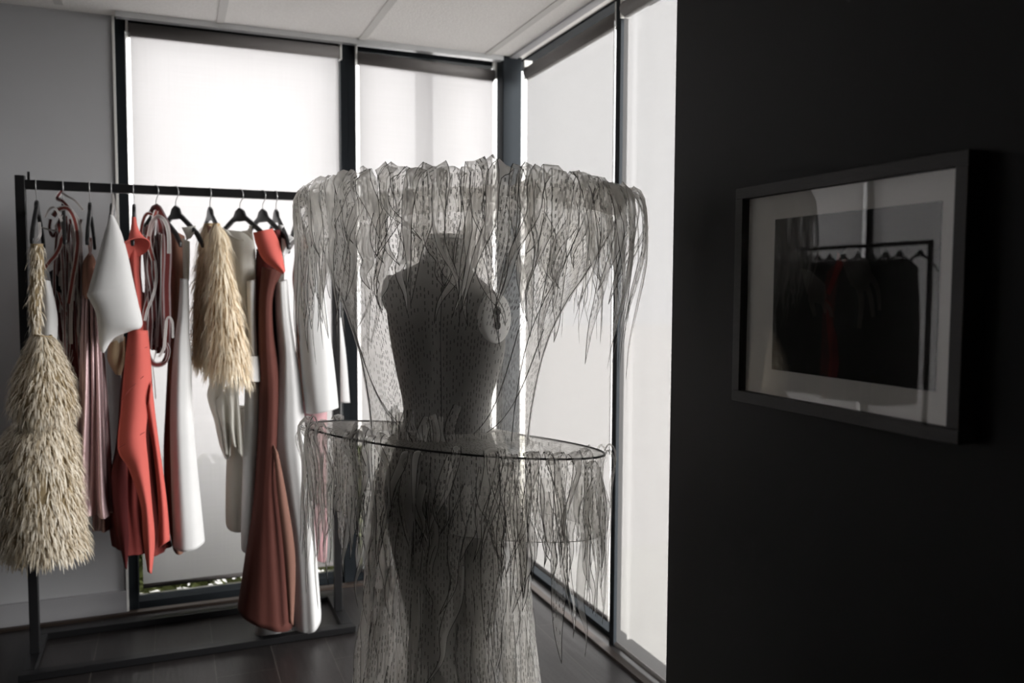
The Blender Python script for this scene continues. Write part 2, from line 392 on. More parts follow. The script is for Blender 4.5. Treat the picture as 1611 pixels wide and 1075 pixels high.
window('window_5', [((LX - .10, 3.60, .06), (LX, 3.65, ZC)), ((LX - .10, 5.785, .06), (LX + .02, 5.855, ZC)), ((LX - .10, 7.10, .06), (LX, 7.15, ZC)), ((LX - .10, 3.65, 2.45), (LX, 5.785, ZC)), ((LX - .10, 5.855, 2.45), (LX, 7.10, ZC))],
       [((LX - .06, 3.65, .06), (LX - .054, 5.785, 2.45)), ((LX - .06, 5.855, .06), (LX - .054, 7.10, 2.45))])

# ------------------------------------------------------------------ roller blinds
def blind(a, b, axis, pos, ztop, zbot, mfab, label, dip=.0):
    """axis 'x': hangs along X at Y=pos; axis 'y': along Y at X=pos"""
    def pt(t, off, z): return (t, pos + off, z) if axis == 'x' else (pos + off, t, z)
    o = empty('roller_blind', pt((a + b) / 2, 0, zbot), label=label, cat='blind', group='roller blinds on the glazing')
    inv = Vector(o.location)
    def lp(t, off, z): return Vector(pt(t, off, z)) - inv
    m = MB(); n = 12
    rows = [[lp(a + (b - a) * j / n, .0, zbot + (ztop - zbot) * i / 12) for j in range(n + 1)] for i in range(13)]
    m.grid(rows); m.build('fabric', mfab, o)
    MB().tube([lp(a - .005, 0.012 if axis == 'x' else .012, ztop + .012), lp(b + .005, .012, ztop + .012 - dip)], .030, 16).build('roller_tube', 'grey_tube', o, True)
    MB().tube([lp(a, 0, zbot), lp(b, 0, zbot)], .010, 10).build('bottom_bar', 'grey_tube', o, True)
    for t in (a - .012, b + .012):
        q = lp(t, .012, ztop + .015); m = MB()
        if axis == 'x': m.box(q - Vector((.004, .02, .035)), q + Vector((.004, .02, .055)))
        else: m.box(q - Vector((.02, .004, .035)), q + Vector((.02, .004, .055)))
        m.build('bracket', 'white_plastic', o)
    m = MB(); t = (a - .018) if axis == 'x' else (a - .014)
    for off in (-.012, .014):
        m.tube([lp(t, off, ztop), lp(t, off, .75)], .0022, 6)
    m.build('chain', 'alu', o)
    return o
blind(-.140, .716, 'x', 3.865, 2.450, .112, 'blind_back', 'white roller blind on the widest left window, next to the grey wall')
blind(.810, 1.465, 'x', 3.865, 2.435, .060, 'blind_back', 'white roller blind between the slim mullion and the black corner column', dip=.016)
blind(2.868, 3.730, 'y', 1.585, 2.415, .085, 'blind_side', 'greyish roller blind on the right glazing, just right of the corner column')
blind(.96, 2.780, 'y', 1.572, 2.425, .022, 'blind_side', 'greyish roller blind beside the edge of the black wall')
blind(3.68, 5.755, 'y', LX + .03, 2.43, .10, 'blind_back', 'white blind mirrored in the picture glass right of the dark mullion')
blind(5.885, 7.08, 'y', LX + .03, 2.43, .10, 'blind_back', 'white blind mirrored in the picture glass left of the dark mullion')

# ------------------------------------------------------------------ outside
tag(MB().box((-30, -20, -.30), (30, 34, -.26)).build('ground', 'soil'), kind='structure')
tag(MB_boxes([((-.60, 3.986, -.20), (1.60, 4.075, .010)), ((1.661, .90, -.20), (2.6, 3.98, -.03))]).build('path', 'concrete'), kind='structure')
def shrub(name, box, n, label):
    m = MB(); x0, x1, y0, y1, h = box
    for i in range(n):
        p = Vector((random.uniform(x0, x1), random.uniform(y0, y1), 0)); p.z = random.uniform(-.05, 1) * h * (.12 + .88 * min(1, (p.y - y0) / .35))
        d = Vector((random.gauss(0, 1), random.gauss(0, 1), random.gauss(.4, .6))).normalized(); s = d.cross(Vector((random.random(), random.random(), random.random()))).normalized()
        L = random.uniform(.05, .09); W = L * .32; k = len(m.v)
        m.v += [tuple(p), tuple(p + d * L * .5 + s * W), tuple(p + d * L), tuple(p + d * L * .5 - s * W)]; m.f.append((k, k + 1, k + 2, k + 3))
    return tag(m.build(name, 'leaf', fix=False), label, 'plants', kind='stuff')
shrub('hedge', (-.55, 1.45, 4.09, 4.70, .50), 9000, 'low green planting outside beneath the window blinds')

# ================================================================== BLACK CABINET at the far left edge
cab = empty('cabinet', (-.86, 3.62, 0), label='black low cabinet edge behind the cream fringe dress at the grey wall', cat='cabinet')
bevel(MB().box((-.2, -.14, .02), (.19, .20, .72)).build('body', 'black_metal', cab))
MB().box((-.185, -.155, .06), (.175, -.14, .70)).build('door', 'black_metal', cab)
MB().box((-.2, -.12, 0), (.19, .19, .02)).build('plinth', 'black_metal', cab)

# ================================================================== CLOTHES RACK
RYC = 3.50
rack = empty('clothes_rack', (.07, RYC, 0), label='black square-tube clothes rail standing in front of the blinds', cat='clothes rack')
def rk(a, b): return MB().box(Vector(a) - Vector((.07, RYC, 0)), Vector(b) - Vector((.07, RYC, 0)))
bevel(rk((-.517, RYC - .015, .03), (-.485, RYC + .015, 1.80)).build('post', 'black_metal', rack), .002)
bevel(rk((.612, RYC - .015, .03), (.644, RYC + .015, 1.775)).build('post', 'black_metal', rack), .002)
bevel(rk((-.485, RYC - .014, 1.752), (.612, RYC + .014, 1.785)).build('top_bar', 'black_metal', rack), .002)
for y in (3.325, 3.70): bevel(rk((-.53, y - .02, .004), (.665, y + .02, .030)).build('base_rail', 'black_metal', rack), .002)
for x in (-.505, .635): bevel(rk((x - .022, 3.345, .004), (x + .022, 3.68, .030)).build('base_crossbar', 'black_metal', rack), .002)
rk((-.478, RYC - .004, 1.785), (-.470, RYC + .004, 1.815)).build('peg', 'black_metal', rack)
for x, y in ((-.50, 3.325), (-.50, 3.70), (.63, 3.325), (.63, 3.70)): rk((x - .012, y - .012, 0), (x + .012, y + .012, .004)).build('foot', 'black_metal', rack)

# ------------------------------------------------------------------ hangers
def hanger_meshes():
    hw, n = .205, 17
    outl = []
    def top(s): return -.012 - .118 * abs(s) ** 1.1 - .018 * max(0, abs(s) - .85) / .15
    pts_t = [(hw * s, top(s) + (.014 if abs(s) < .12 else 0)) for s in [i / n for i in range(-n, n + 1)]]
    pts_b = [(hw * s, top(s) - .020 - .020 * max(0, 1 - abs(s) * 5) - .006 * (1 if .8 < abs(s) < .9 else 0)) for s in [i / n for i in range(n, -n - 1, -1)]]
    m = MB(); poly = pts_t + pts_b
    k = len(pts_t)
    # strip faces so the concave outline fills properly
    v0 = []; T = .0065
    for (x, z) in pts_t: v0 += [(x, -T, z), (x, T, z)]
    b0 = list(reversed(pts_b))
    for (x, z) in b0: v0 += [(x, -T, z), (x, T, z)]
    m.v = v0; K = 2 * k
    for i in range(k - 1):
        a = 2 * i
        m.f += [(a, a + 2, a + 3, a + 1), (K + a, K + a + 1, K + a + 3, K + a + 2), (a, K + a, K + a + 2, a + 2), (a + 1, a + 3, K + a + 3, K + a + 1)]
    m.f += [(0, 1, K + 1, K), (K - 2, 2 * K - 2, 2 * K - 1, K - 1)]
    hook = []
    for i in range(15):
        a = math.radians(-60 + 240 * i / 14); hook.append((.0245 * math.cos(a), 0, .0515 + .0245 * math.sin(a)))
    hook = [(0, 0, 0), (0, 0, .018), (.012, 0, .031)] + hook[1:]
    h = MB().tube(hook, .0017, 6)
    return m, h
hm, hk = hanger_meshes()
me_b = None
def hanger(px, ang, label, zoff=0.0, rows={}):
    global me_b
    x = P(px, 290 + (px - 57) * .06, RYC).x
    o = empty('clothes_hanger', (x, RYC, 1.712 + zoff), math.radians(ang), label=label, cat='hanger', group='black hangers on the rail')
    if me_b is None:
        b = hm.build('hanger_body', 'black_metal', o, True); h = hk.build('hook', 'alu', o, True)
        bevel(b, .003); me_b = (b, h)
    else:
        for s in me_b:
            c = s.copy(); COL.objects.link(c); c.parent = o
    return o
# local x of a hanger points to its near shoulder after the turn: -90 deg = straight at the viewer
HANG = [(57, -88, 'black hanger holding the cream fringe dress'), (99, -84, 'black hanger under the tangle of red and grey straps'),
        (141, -89, 'black hanger holding the mauve satin dress'), (176, -92, 'black hanger holding the white pointed top'),
        (210, -90, 'black hanger holding the coral red dress with a bell sleeve'), (245, -66, 'black hanger draped with the maroon strap harness'),
        (276, -64, 'black hanger holding the white and nude sheath dress'), (330, -80, 'black hanger holding the cream feather cape'),
        (377, -60, 'black hanger holding the ivory ruffled dress'), (413, -67, 'black hanger holding the rust dress with a coral collar'),
        (434, -84, 'black hanger holding the white dress with a rolled cup sleeve'), (469, -86, 'black hanger holding the pink and white dress beside the organza dress')]
for h in HANG: hanger(*h)

# ------------------------------------------------------------------ garment lofts
def loft_fn(L, R, Y, D, rows=40, n=36, fold=(0, 0, 0), sag=0.0, power=1.0, sagp=6):
    """rows of points of a soft tube whose silhouette runs along pixel curves L and R, centred on depth Y with half depth D"""
    Ls, Rs = cr(L, rows), cr(R, rows)
    Yl = cr([(q,) for q in (Y if isinstance(Y, (list, tuple)) else [Y])], rows); Dl = cr([(q,) for q in (D if isinstance(D, (list, tuple)) else [D])], rows)
    amp, cnt, ph = fold; out = []
    for i in range(rows):
        t = i / (rows - 1); y, d = Yl[i][0], Dl[i][0]
        a, b = P(*Ls[i], y), P(*Rs[i], y); c = (a + b) / 2; h = (b - a) / 2; ring = []
        for j in range(n):
            th = 2 * pi * j / n
            k = 1 + amp * t ** .7 * math.sin(cnt * th + ph + 1.3 * t) + amp * .4 * math.sin((cnt * 2 + 1) * th + 2 * ph - 2 * t)
            ct, st = math.cos(th), math.sin(th)
            ct = math.copysign(abs(ct) ** power, ct); st = math.copysign(abs(st) ** power, st)
            p = c + h * ct * (1 + (k - 1) * .35) + Vector((0, -d * st * k, 0))
            if sag: p = p + Vector((0, 0, -sag * t ** sagp * st))
            ring.append(p)
        out.append(ring)
    return out
def loft(name, m, parent, L, R, Y=3.46, D=.12, thick=.004, inner=None, **kw):
    rows = loft_fn(L, R, Y, D, **kw); base = Vector(parent.location) if parent else Vector()
    mb = MB(); mb.grid([[p - base for p in r] for r in rows], True)
    return solid(mb.build(name, m, parent, True, fix=True), thick)
def sheet(name, m, parent, L, R, Y=3.4, bulge=.03, thick=.004, rows=30, n=14, wave=(0, 0, 0), twist=0):
    """an open draped panel ruled between two pixel curves, bulging toward the viewer"""
    Ls, Rs = cr(L, rows), cr(R, rows); base = Vector(parent.location)
    Yl = cr([(q,) for q in (Y if isinstance(Y, (list, tuple)) else [Y])], rows); g = []
    amp, cnt, ph = wave
    for i in range(rows):
        t = i / (rows - 1); r = []
        for j in range(n + 1):
            s = j / n; y = Yl[i][0] - bulge * math.sin(pi * s) + amp * t * math.sin(cnt * 2 * pi * s + ph + 2 * t) + twist * (s - .5)
            a = P(Ls[i][0] + (Rs[i][0] - Ls[i][0]) * s, Ls[i][1] + (Rs[i][1] - Ls[i][1]) * s, y); r.append(a - base)
        g.append(r)
    mb = MB(); mb.grid(g)
    return solid(mb.build(name, m, parent, True), thick)
def strap(mb, pts, wpx=8, thick=.0028, n=22, u_tw=0.0):
    """a flat band swept along (px, py, Y) points"""
    q = [Vector(v) - STB for v in cr([tuple(P(*p)) for p in pts], n)]; wd = wpx * .0026; rows = []; u1 = []
    for i, p in enumerate(q):
        t = (q[min(i + 1, n - 1)] - q[max(i - 1, 0)]).normalized()
        nrm = Vector((math.sin(u_tw * i / n), -math.cos(u_tw * i / n), 0)); s = t.cross(nrm)
        if s.length < .05: s = Vector((1, 0, 0))
        s.normalize(); nn = s.cross(t).normalized(); a = wd / 2; h = thick / 2
        rows.append([p - s * a - nn * h, p + s * a - nn * h, p + s * a + nn * h, p - s * a + nn * h]); u1.append([(0, 0), (1, 0), (1, 0), (0, 0)])
    k = len(mb.v); mb.grid(rows, True, u1)
    mb.f.append((k, k + 1, k + 2, k + 3)); e = k + 4 * (n - 1); mb.f.append((e + 3, e + 2, e + 1, e))
def fringe(mb, rows, count, length, width, out=.3, seed=1, lo=.0, hi=1.0, base=Vector(), jit=.25, droop=1.0, tone=(0, 1)):
    """strands rooted on a loft (rows of rings), falling down and outward"""
    rnd = random.Random(seed); R = len(rows); n = len(rows[0])
    for c in range(count):
        i = lo * (R - 1) + (hi - lo) * (R - 1) * rnd.random(); k = min(int(i), R - 2); j = rnd.randrange(n); f = i - k; e = rnd.random()
        a = rows[k][j].lerp(rows[k][(j + 1) % n], e); b = rows[k + 1][j].lerp(rows[k + 1][(j + 1) % n], e); p = a.lerp(b, f)
        tx = (rows[k][(j + 1) % n] - rows[k][j]); dn = (b - a).normalized(); nr = tx.cross(dn)
        cen = sum((rows[k][q] for q in range(0, n, 4)), Vector()) / len(range(0, n, 4))
        if nr.dot(p - cen) < 0: nr = -nr
        if nr.length < 1e-9: continue
        nr.normalize(); L = length * rnd.uniform(.6, 1.25); d0 = (dn + nr * (out + rnd.uniform(-.1, .35)) + Vector((rnd.gauss(0, jit), rnd.gauss(0, jit), 0))).normalized()
        sd = d0.cross(nr).normalized(); wd = width * rnd.uniform(.6, 1.2); tn = rnd.uniform(*tone); k0 = len(mb.v)
        pts = [p - nr * .002, p + d0 * L * .45, p + d0 * L * .75 + Vector((0, 0, -.12 * L * droop)), p + d0 * L * .9 + Vector((0, 0, -.3 * L * droop))]
        g = []; uv = []
        for q, ww in zip(pts, (.7, 1, .8, .12)):
            g.append([q - sd * wd * ww / 2 - base, q + sd * wd * ww / 2 - base]); uv.append([(tn, 0), (tn, 0)])
        mb.grid(g, False, uv)
GR = 'garments hanging on the black rail'
STB = Vector()
def garment(name, px, label, cat='dress'):
    global STB
    x = P(px, 300, 3.46).x; STB = Vector((x, 3.46, 1.55))
    return empty(name, (x, 3.46, 1.55), label=label, cat=cat, group=GR)

# 1. cream fringe dress ------------------------------------------------
g1 = garment('fringe_dress', 60, 'cream tiered dress of shaggy raffia fringe, leftmost on the rail'); B = Vector(g1.location)
YF = 3.27
strap_rows = loft_fn([(48, 384), (47, 430), (46, 480), (51, 535)], [(68, 384), (69, 430), (66, 480), (64, 535)], [3.30, 3.29, 3.28, 3.27], .018, rows=16, n=12)
m = MB(); m.grid([[p - B for p in r] for r in strap_rows], True); m.build('shoulder_strap', 'raffia_base', g1, True)
m = MB(); fringe(m, strap_rows, 520, .034, .0036, .06, 3, base=B, tone=(.2, 1)); m.build('strap_fringe', 'raffia', g1, fix=False)
m = MB(); strap(m, [(57, 379, 3.30), (63, 370, 3.30), (62, 350, 3.34)], 3); m.build('hanging_loop', 'strap_pale', g1)
sheet('lining', 'white_neo', g1, [(66, 440), (63, 490), (60, 548)], [(78, 442), (90, 500), (87, 560)], 3.33, .02)
T1 = loft_fn([(54, 525), (42, 552), (24, 590), (15, 632), (22, 648)], [(82, 528), (95, 555), (112, 595), (120, 636), (114, 652)], YF, [.05, .09, .125, .15, .14], rows=18, n=40)
T2 = loft_fn([(40, 640), (30, 658), (6, 690), (-4, 735), (-6, 800)], [(98, 640), (106, 658), (120, 695), (127, 740), (130, 800)], YF, [.09, .10, .135, .15, .155], rows=22, n=44)
T3 = loft_fn([(-2, 790), (-4, 830), (-2, 862)], [(128, 790), (135, 830), (138, 860)], YF, [.14, .155, .16], rows=12, n=44)
for nm, T, cnt, sd in (('fringe_bodice', T1, 3600, 4), ('fringe_skirt', T2, 6400, 5), ('fringe_hem', T3, 3000, 6)):
    m = MB(); m.grid([[p - B for p in r] for r in T], True); b = m.build(nm, 'raffia_base', g1, True)
    m = MB(); fringe(m, T, cnt, .040, .0042, .22, sd, base=B); m.build('strands', 'raffia', b, fix=False)

# 2. strap tangle --------------------------------------------------------
g2 = garment('strap_blouse', 105, 'tangled top of grey and red edged straps, second from the left', 'top')
loft('slip', 'red_dark', g2, [(94, 400), (88, 450), (92, 520), (106, 580), (114, 640), (118, 690)], [(114, 400), (126, 450), (131, 520), (131, 580), (127, 640), (124, 690)], 3.47, .05, fold=(.2, 5, 1))
sheet('side_panel', 'black_cloth', g2, [(78, 428), (84, 455), (96, 480), (100, 505)], [(84, 424), (92, 440), (104, 470), (102, 508)], 3.42, .01)
ST2 = [('strap_grey', [(98, 300, 3.5), (90, 312, 3.46), (100, 318, 3.42), (116, 340, 3.4), (121, 380, 3.38), (119, 430, 3.38), (112, 470, 3.39)], 9),
       ('strap_red', [(84, 340, 3.44), (92, 330, 3.41), (106, 328, 3.39), (117, 345, 3.37), (122, 375, 3.36), (120, 405, 3.36), (114, 440, 3.37), (108, 478, 3.38)], 11),
       ('strap_pale', [(97, 303, 3.47), (106, 309, 3.44), (118, 316, 3.42), (131, 331, 3.40)], 5),
       ('strap_pale', [(71, 342, 3.41), (78, 329, 3.40), (86, 327, 3.39), (95, 342, 3.38), (98, 360, 3.38), (92, 376, 3.39)], 5),
       ('strap_grey', [(80, 345, 3.45), (78, 360, 3.44), (84, 372, 3.42), (92, 355, 3.41), (96, 338, 3.40)], 8),
       ('strap_red', [(92, 352, 3.40), (96, 380, 3.39), (88, 400, 3.4), (78, 412, 3.41), (69, 424, 3.42)], 11),
       ('strap_pale', [(66, 358, 3.42), (78, 362, 3.41), (90, 364, 3.40), (100, 374, 3.39), (107, 392, 3.38), (114, 420, 3.38)], 4),
       ('strap_pale', [(112, 330, 3.42), (126, 355, 3.42), (128, 400, 3.42), (130, 450, 3.43), (134, 490, 3.43), (133, 540, 3.43)], 7),
       ('strap_grey', [(104, 340, 3.42), (106, 400, 3.40), (104, 470, 3.41), (101, 540, 3.42), (100, 590, 3.43)], 8),
       ('strap_pale', [(116, 420, 3.40), (122, 460, 3.40), (124, 500, 3.41), (122, 522, 3.41), (130, 545, 3.41), (138, 568, 3.41)], 4),
       ('strap_pale', [(94, 450, 3.41), (94, 432, 3.40), (99, 425, 3.40), (106, 428, 3.40), (108, 450, 3.41), (103, 480, 3.41), (100, 515, 3.42)], 4),
       ('strap_red', [(86, 440, 3.42), (92, 460, 3.41), (98, 480, 3.40), (108, 500, 3.40), (113, 506, 3.40)], 7),
       ('strap_pale', [(128, 470, 3.42), (124, 510, 3.42), (128, 560, 3.42), (131, 590, 3.42)], 5),
       ('strap_grey', [(112, 505, 3.42), (116, 550, 3.42), (108, 580, 3.42), (104, 620, 3.43)], 6),
       ('strap_grey', [(110, 345, 3.43), (116, 380, 3.41), (125, 430, 3.41), (120, 500, 3.42), (112, 560, 3.43)], 8),
       ('strap_pale', [(122, 560, 3.42), (126, 590, 3.42), (124, 640, 3.42), (128, 680, 3.43)], 4)]
rs_ = random.Random(5)
for k in range(14):
    x0 = rs_.uniform(86, 128); ya = rs_.uniform(345, 400); yb = rs_.uniform(480, 610); y_ = rs_.uniform(3.385, 3.44); dx = rs_.uniform(-8, 10)
    ST2.append((rs_.choice(['strap_pale', 'strap_grey', 'strap_grey', 'strap_maroon']), [(x0, ya, y_), (x0 + dx * .3 + rs_.uniform(-4, 4), ya + (yb - ya) * .35, y_ - .01), (x0 + dx * .7 + rs_.uniform(-4, 4), ya + (yb - ya) * .7, y_ - .01), (x0 + dx, yb, y_)], rs_.uniform(5, 10)))
for mt_, pts, wpx in ST2:
    m = MB(); strap(m, pts, wpx * .6); m.build('strap', mt_, g2)

# 3. mauve satin dress ---------------------------------------------------
g3 = garment('satin_dress', 145, 'mauve shimmering satin slip dress with a flared hem behind the white pointed top')
m = MB(); strap(m, [(141, 374, 3.32), (140, 386, 3.34), (142, 400, 3.37)], 2.5); strap(m, [(143, 374, 3.32), (144, 388, 3.36), (142, 402, 3.39)], 2); m.build('shoulder_strap', 'mauve', g3)
loft('bodice', 'nude', g3, [(141, 398), (132, 412), (130, 432), (131, 470)], [(143, 398), (149, 410), (152, 432), (155, 470)], 3.41, [.01, .03, .05, .06], fold=(.1, 4, 0))
loft('skirt', 'mauve', g3, [(131, 465), (128, 540), (126, 620), (122, 700), (118, 770), (114, 802)], [(155, 465), (161, 540), (166, 620), (170, 700), (174, 770), (179, 806)], 3.41, [.05, .06, .07, .08, .085, .09], rows=60, n=96, fold=(.42, 6, 1.2))
loft('hem_layer', 'mauve', g3, [(146, 780), (146, 812), (147, 831)], [(174, 780), (177, 812), (177, 829)], 3.47, [.05, .055, .06], n=60, fold=(.3, 5, .4))

# 4. white pointed top ---------------------------------------------------
g4 = garment('pointed_blouse', 180, 'white thick pointed top with a tapering corner, in front of the coral dress', 'top')
loft('front_panel', 'white_neo', g4, [(174, 338), (163, 375), (151, 418), (140, 457), (138, 464), (141, 471), (150, 488), (154, 506), (156, 530), (158, 547), (161, 554)], [(178, 340), (190, 366), (200, 400), (208, 438), (210, 447), (212, 456), (217, 478), (223, 512), (206, 520), (180, 531), (163, 555)], 3.30, [.008, .03, .045, .05, .05, .05, .05, .045, .03, .02, .006], rows=90, n=48, power=.8)
m = MB(); strap(m, [(176, 340, 3.30), (178, 322, 3.33), (177, 306, 3.42)], 2); strap(m, [(181, 348, 3.34), (183, 330, 3.37), (178, 306, 3.44)], 2); m.build('hanging_loop', 'strap_pale', g4)
sheet('under_flap', 'offwhite', g4, [(172, 530), (178, 545)], [(194, 522), (194, 536)], 3.37, .01)
loft('lining_cup', 'tan', g4, [(172, 540), (170, 565), (182, 588)], [(196, 530), (197, 560), (190, 590)], 3.40, [.04, .045, .02])

# 5. coral red dress -----------------------------------------------------
g5 = garment('red_dress', 215, 'coral red dress with a bell sleeve and layered pointed skirt panels')
loft('bell_sleeve', 'red', g5, [(208, 342), (206, 362), (200, 383), (184, 398)], [(213, 342), (217, 360), (226, 374), (236, 384)], [3.31, 3.32, 3.33, 3.33], [.012, .022, .035, .05], n=40, sag=-.034, sagp=2.5)
loft('bodice', 'red', g5, [(200, 392), (203, 430), (207, 470), (203, 520), (196, 560)], [(222, 385), (221, 430), (226, 480), (231, 530), (236, 570)], 3.44, .07, fold=(.08, 4, 1))
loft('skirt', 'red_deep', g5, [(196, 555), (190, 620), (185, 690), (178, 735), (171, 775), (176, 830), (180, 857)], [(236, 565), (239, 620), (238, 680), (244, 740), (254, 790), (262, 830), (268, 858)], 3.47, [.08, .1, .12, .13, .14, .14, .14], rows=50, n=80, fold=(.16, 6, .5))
sheet('front_panel', 'red', g5, [(203, 520), (196, 580), (191, 640), (186, 706), (203, 738), (222, 795), (226, 850), (233, 900)], [(232, 520), (238, 590), (234, 640), (229, 682), (233, 730), (238, 790), (243, 850), (238, 903)], [3.34, 3.33, 3.31, 3.29, 3.28, 3.27, 3.27, 3.27], .03, rows=50)
sheet('side_panel', 'red', g5, [(230, 655), (240, 700), (247, 760), (250, 810), (250, 862)], [(238, 600), (247, 680), (257, 750), (263, 800), (267, 850)], 3.315, .02)
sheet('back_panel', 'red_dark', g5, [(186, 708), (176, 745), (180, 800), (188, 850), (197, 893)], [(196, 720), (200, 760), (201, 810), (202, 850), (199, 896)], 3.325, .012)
m = MB()
for pts in ([(192, 630, 3.295), (205, 612, 3.29), (226, 592, 3.30)], [(187, 705, 3.27), (205, 694, 3.265), (228, 680, 3.275)], [(206, 560, 3.31), (218, 552, 3.31), (232, 546, 3.32)]): strap(m, pts, .7, .0012)
m.build('seam', 'seam', g5)

# 6. maroon strap harness ------------------------------------------------
g6 = garment('strap_harness', 245, 'maroon harness of long looping straps between the coral dress and the white sheath', 'top')
ST6 = [('strap_maroon', [(240, 335, 3.44), (246, 326, 3.40), (254, 338, 3.37), (262, 360, 3.34), (264, 400, 3.33), (262, 450, 3.34), (263, 500, 3.35), (262, 545, 3.36)], 14),
       ('strap_pale', [(234, 372, 3.36), (238, 352, 3.35), (247, 341, 3.34), (258, 346, 3.33), (265, 366, 3.33), (266, 400, 3.33), (264, 440, 3.34)], 7),
       ('strap_red', [(226, 384, 3.40), (222, 366, 3.40), (226, 345, 3.40), (232, 336, 3.40), (240, 338, 3.40)], 6),
       ('strap_red', [(246, 332, 3.38), (240, 352, 3.36), (234, 372, 3.36), (236, 392, 3.36), (243, 420, 3.37), (238, 455, 3.38), (228, 490, 3.39), (228, 520, 3.39)], 9),
       ('strap_maroon', [(236, 355, 3.42), (230, 380, 3.42), (232, 420, 3.42), (236, 470, 3.42), (232, 520, 3.42), (240, 545, 3.41)], 13),
       ('strap_maroon', [(252, 352, 3.40), (250, 400, 3.40), (256, 450, 3.40), (252, 500, 3.40), (246, 540, 3.40)], 13),
       ('strap_maroon', [(230, 520, 3.37), (231, 552, 3.36), (240, 572, 3.35), (256, 572, 3.35), (264, 555, 3.36), (261, 530, 3.37)], 10),
       ('strap_pale', [(258, 520, 3.34), (264, 500, 3.33), (271, 506, 3.33), (272, 532, 3.33)], 4),
       ('strap_pale', [(262, 505, 3.33), (260, 530, 3.33), (258, 548, 3.33), (250, 562, 3.33)], 5),
       ('strap_grey', [(262, 540, 3.34), (266, 552, 3.34), (262, 568, 3.34), (254, 573, 3.35)], 5),
       ('strap_pale', [(244, 410, 3.36), (246, 440, 3.36), (240, 468, 3.36), (232, 488, 3.37), (228, 505, 3.37)], 5),
       ('strap_maroon', [(242, 440, 3.43), (246, 480, 3.43), (250, 520, 3.42), (244, 545, 3.41)], 13),
       ('strap_maroon', [(228, 460, 3.45), (226, 510, 3.44), (234, 548, 3.42)], 10),
       ('strap_pale', [(246, 552, 3.36), (241, 575, 3.35), (243, 600, 3.35), (245, 628, 3.35)], 2.2),
       ('strap_maroon', [(258, 400, 3.44), (261, 460, 3.44), (256, 520, 3.43), (258, 556, 3.42)], 10),
       ('strap_grey', [(248, 300 + 40, 3.42), (255, 372, 3.42), (258, 420, 3.42), (250, 470, 3.42), (240, 520, 3.42)], 8)]
for k in range(12):
    x0 = rs_.uniform(229, 260); ya = rs_.uniform(345, 390); yb = rs_.uniform(500, 560); y_ = rs_.uniform(3.37, 3.43); dx = rs_.uniform(-8, 8)
    ST6.append((rs_.choice(['strap_maroon', 'strap_maroon', 'strap_grey', 'strap_red']), [(x0, ya, y_), (x0 + dx * .3 + rs_.uniform(-6, 6), ya + (yb - ya) * .35, y_ - .01), (x0 + dx * .7 + rs_.uniform(-6, 6), ya + (yb - ya) * .7, y_ - .01), (min(260, x0 + dx), yb, y_)], rs_.uniform(8, 14)))
for mt_, pts, wpx in ST6:
    m = MB(); strap(m, pts, wpx * .74); m.build('strap', mt_, g6)

# 7. white and nude sheath -----------------------------------------------
g7 = garment('sheath_dress', 285, 'white sheath dress with a nude back, hanging left of the feather cape')
loft('nude_back', 'nude', g7, [(269, 362), (267, 400), (267, 480), (265, 560), (261, 640), (258, 720), (262, 800), (272, 858)], [(290, 372), (291, 420), (288, 480), (284, 560), (281, 640), (280, 720), (283, 800), (290, 860)], 3.52, [.03, .07, .08, .09, .1, .11, .12, .12])
loft('white_front', 'white_neo', g7, [(284, 438), (281, 490), (274, 545), (270, 600), (268, 660), (269, 740), (271, 800), (273, 858)], [(296, 440), (297, 490), (297, 520), (300, 570), (302, 640), (308, 720), (315, 790), (321, 850)], 3.37, [.03, .035, .045, .055, .06, .065, .07, .07], rows=60, n=44, fold=(.05, 3, 1.0), sag=.012)
sheet('inner_sleeve', 'offwhite', g7, [(287, 375), (288, 405), (289, 440)], [(298, 380), (298, 410), (297, 442)], 3.40, .008)
sheet('collar_flap', 'offwhite', g7, [(286, 358), (290, 366), (293, 372)], [(308, 355), (306, 360), (297, 372)], 3.38, .006)
sheet('collar_flap', 'offwhite', g7, [(292, 372), (294, 378)], [(309, 362), (300, 374)], 3.36, .004)

# 8. feather cape ----------------------------------------------------------
g8 = garment('feather_cape', 340, 'cream shaggy feather cape at the middle of the rail', 'cape'); B = Vector(g8.location)
F1 = loft_fn([(321, 352), (313, 400), (306, 460), (303, 530), (304, 560)], [(340, 352), (346, 400), (350, 460), (352, 530), (352, 565)], 3.50, [.03, .05, .06, .06, .06], rows=20, n=28)
F2 = loft_fn([(334, 352), (332, 400), (328, 460), (326, 530), (326, 575)], [(346, 352), (355, 388), (368, 450), (384, 530), (391, 592)], [3.31, 3.33, 3.35, 3.36], [.03, .06, .07, .07, .07], rows=22, n=32)
for nm, T, cnt, sd, tn in (('back_layer', F1, 2600, 21, (0, .6)), ('front_layer', F2, 4200, 22, (.15, 1))):
    m = MB(); m.grid([[p - B for p in r] for r in T], True); b = m.build(nm, 'feather_base', g8, True)
    m = MB(); fringe(m, T, cnt, .065, .0036, .10, sd, base=B, jit=.16, tone=tn); m.build('strands', 'feather', b, fix=False)
sheet('neck_tie', 'nude', g8, [(326, 354), (328, 366)], [(336, 358), (332, 378)], 3.40, .004)

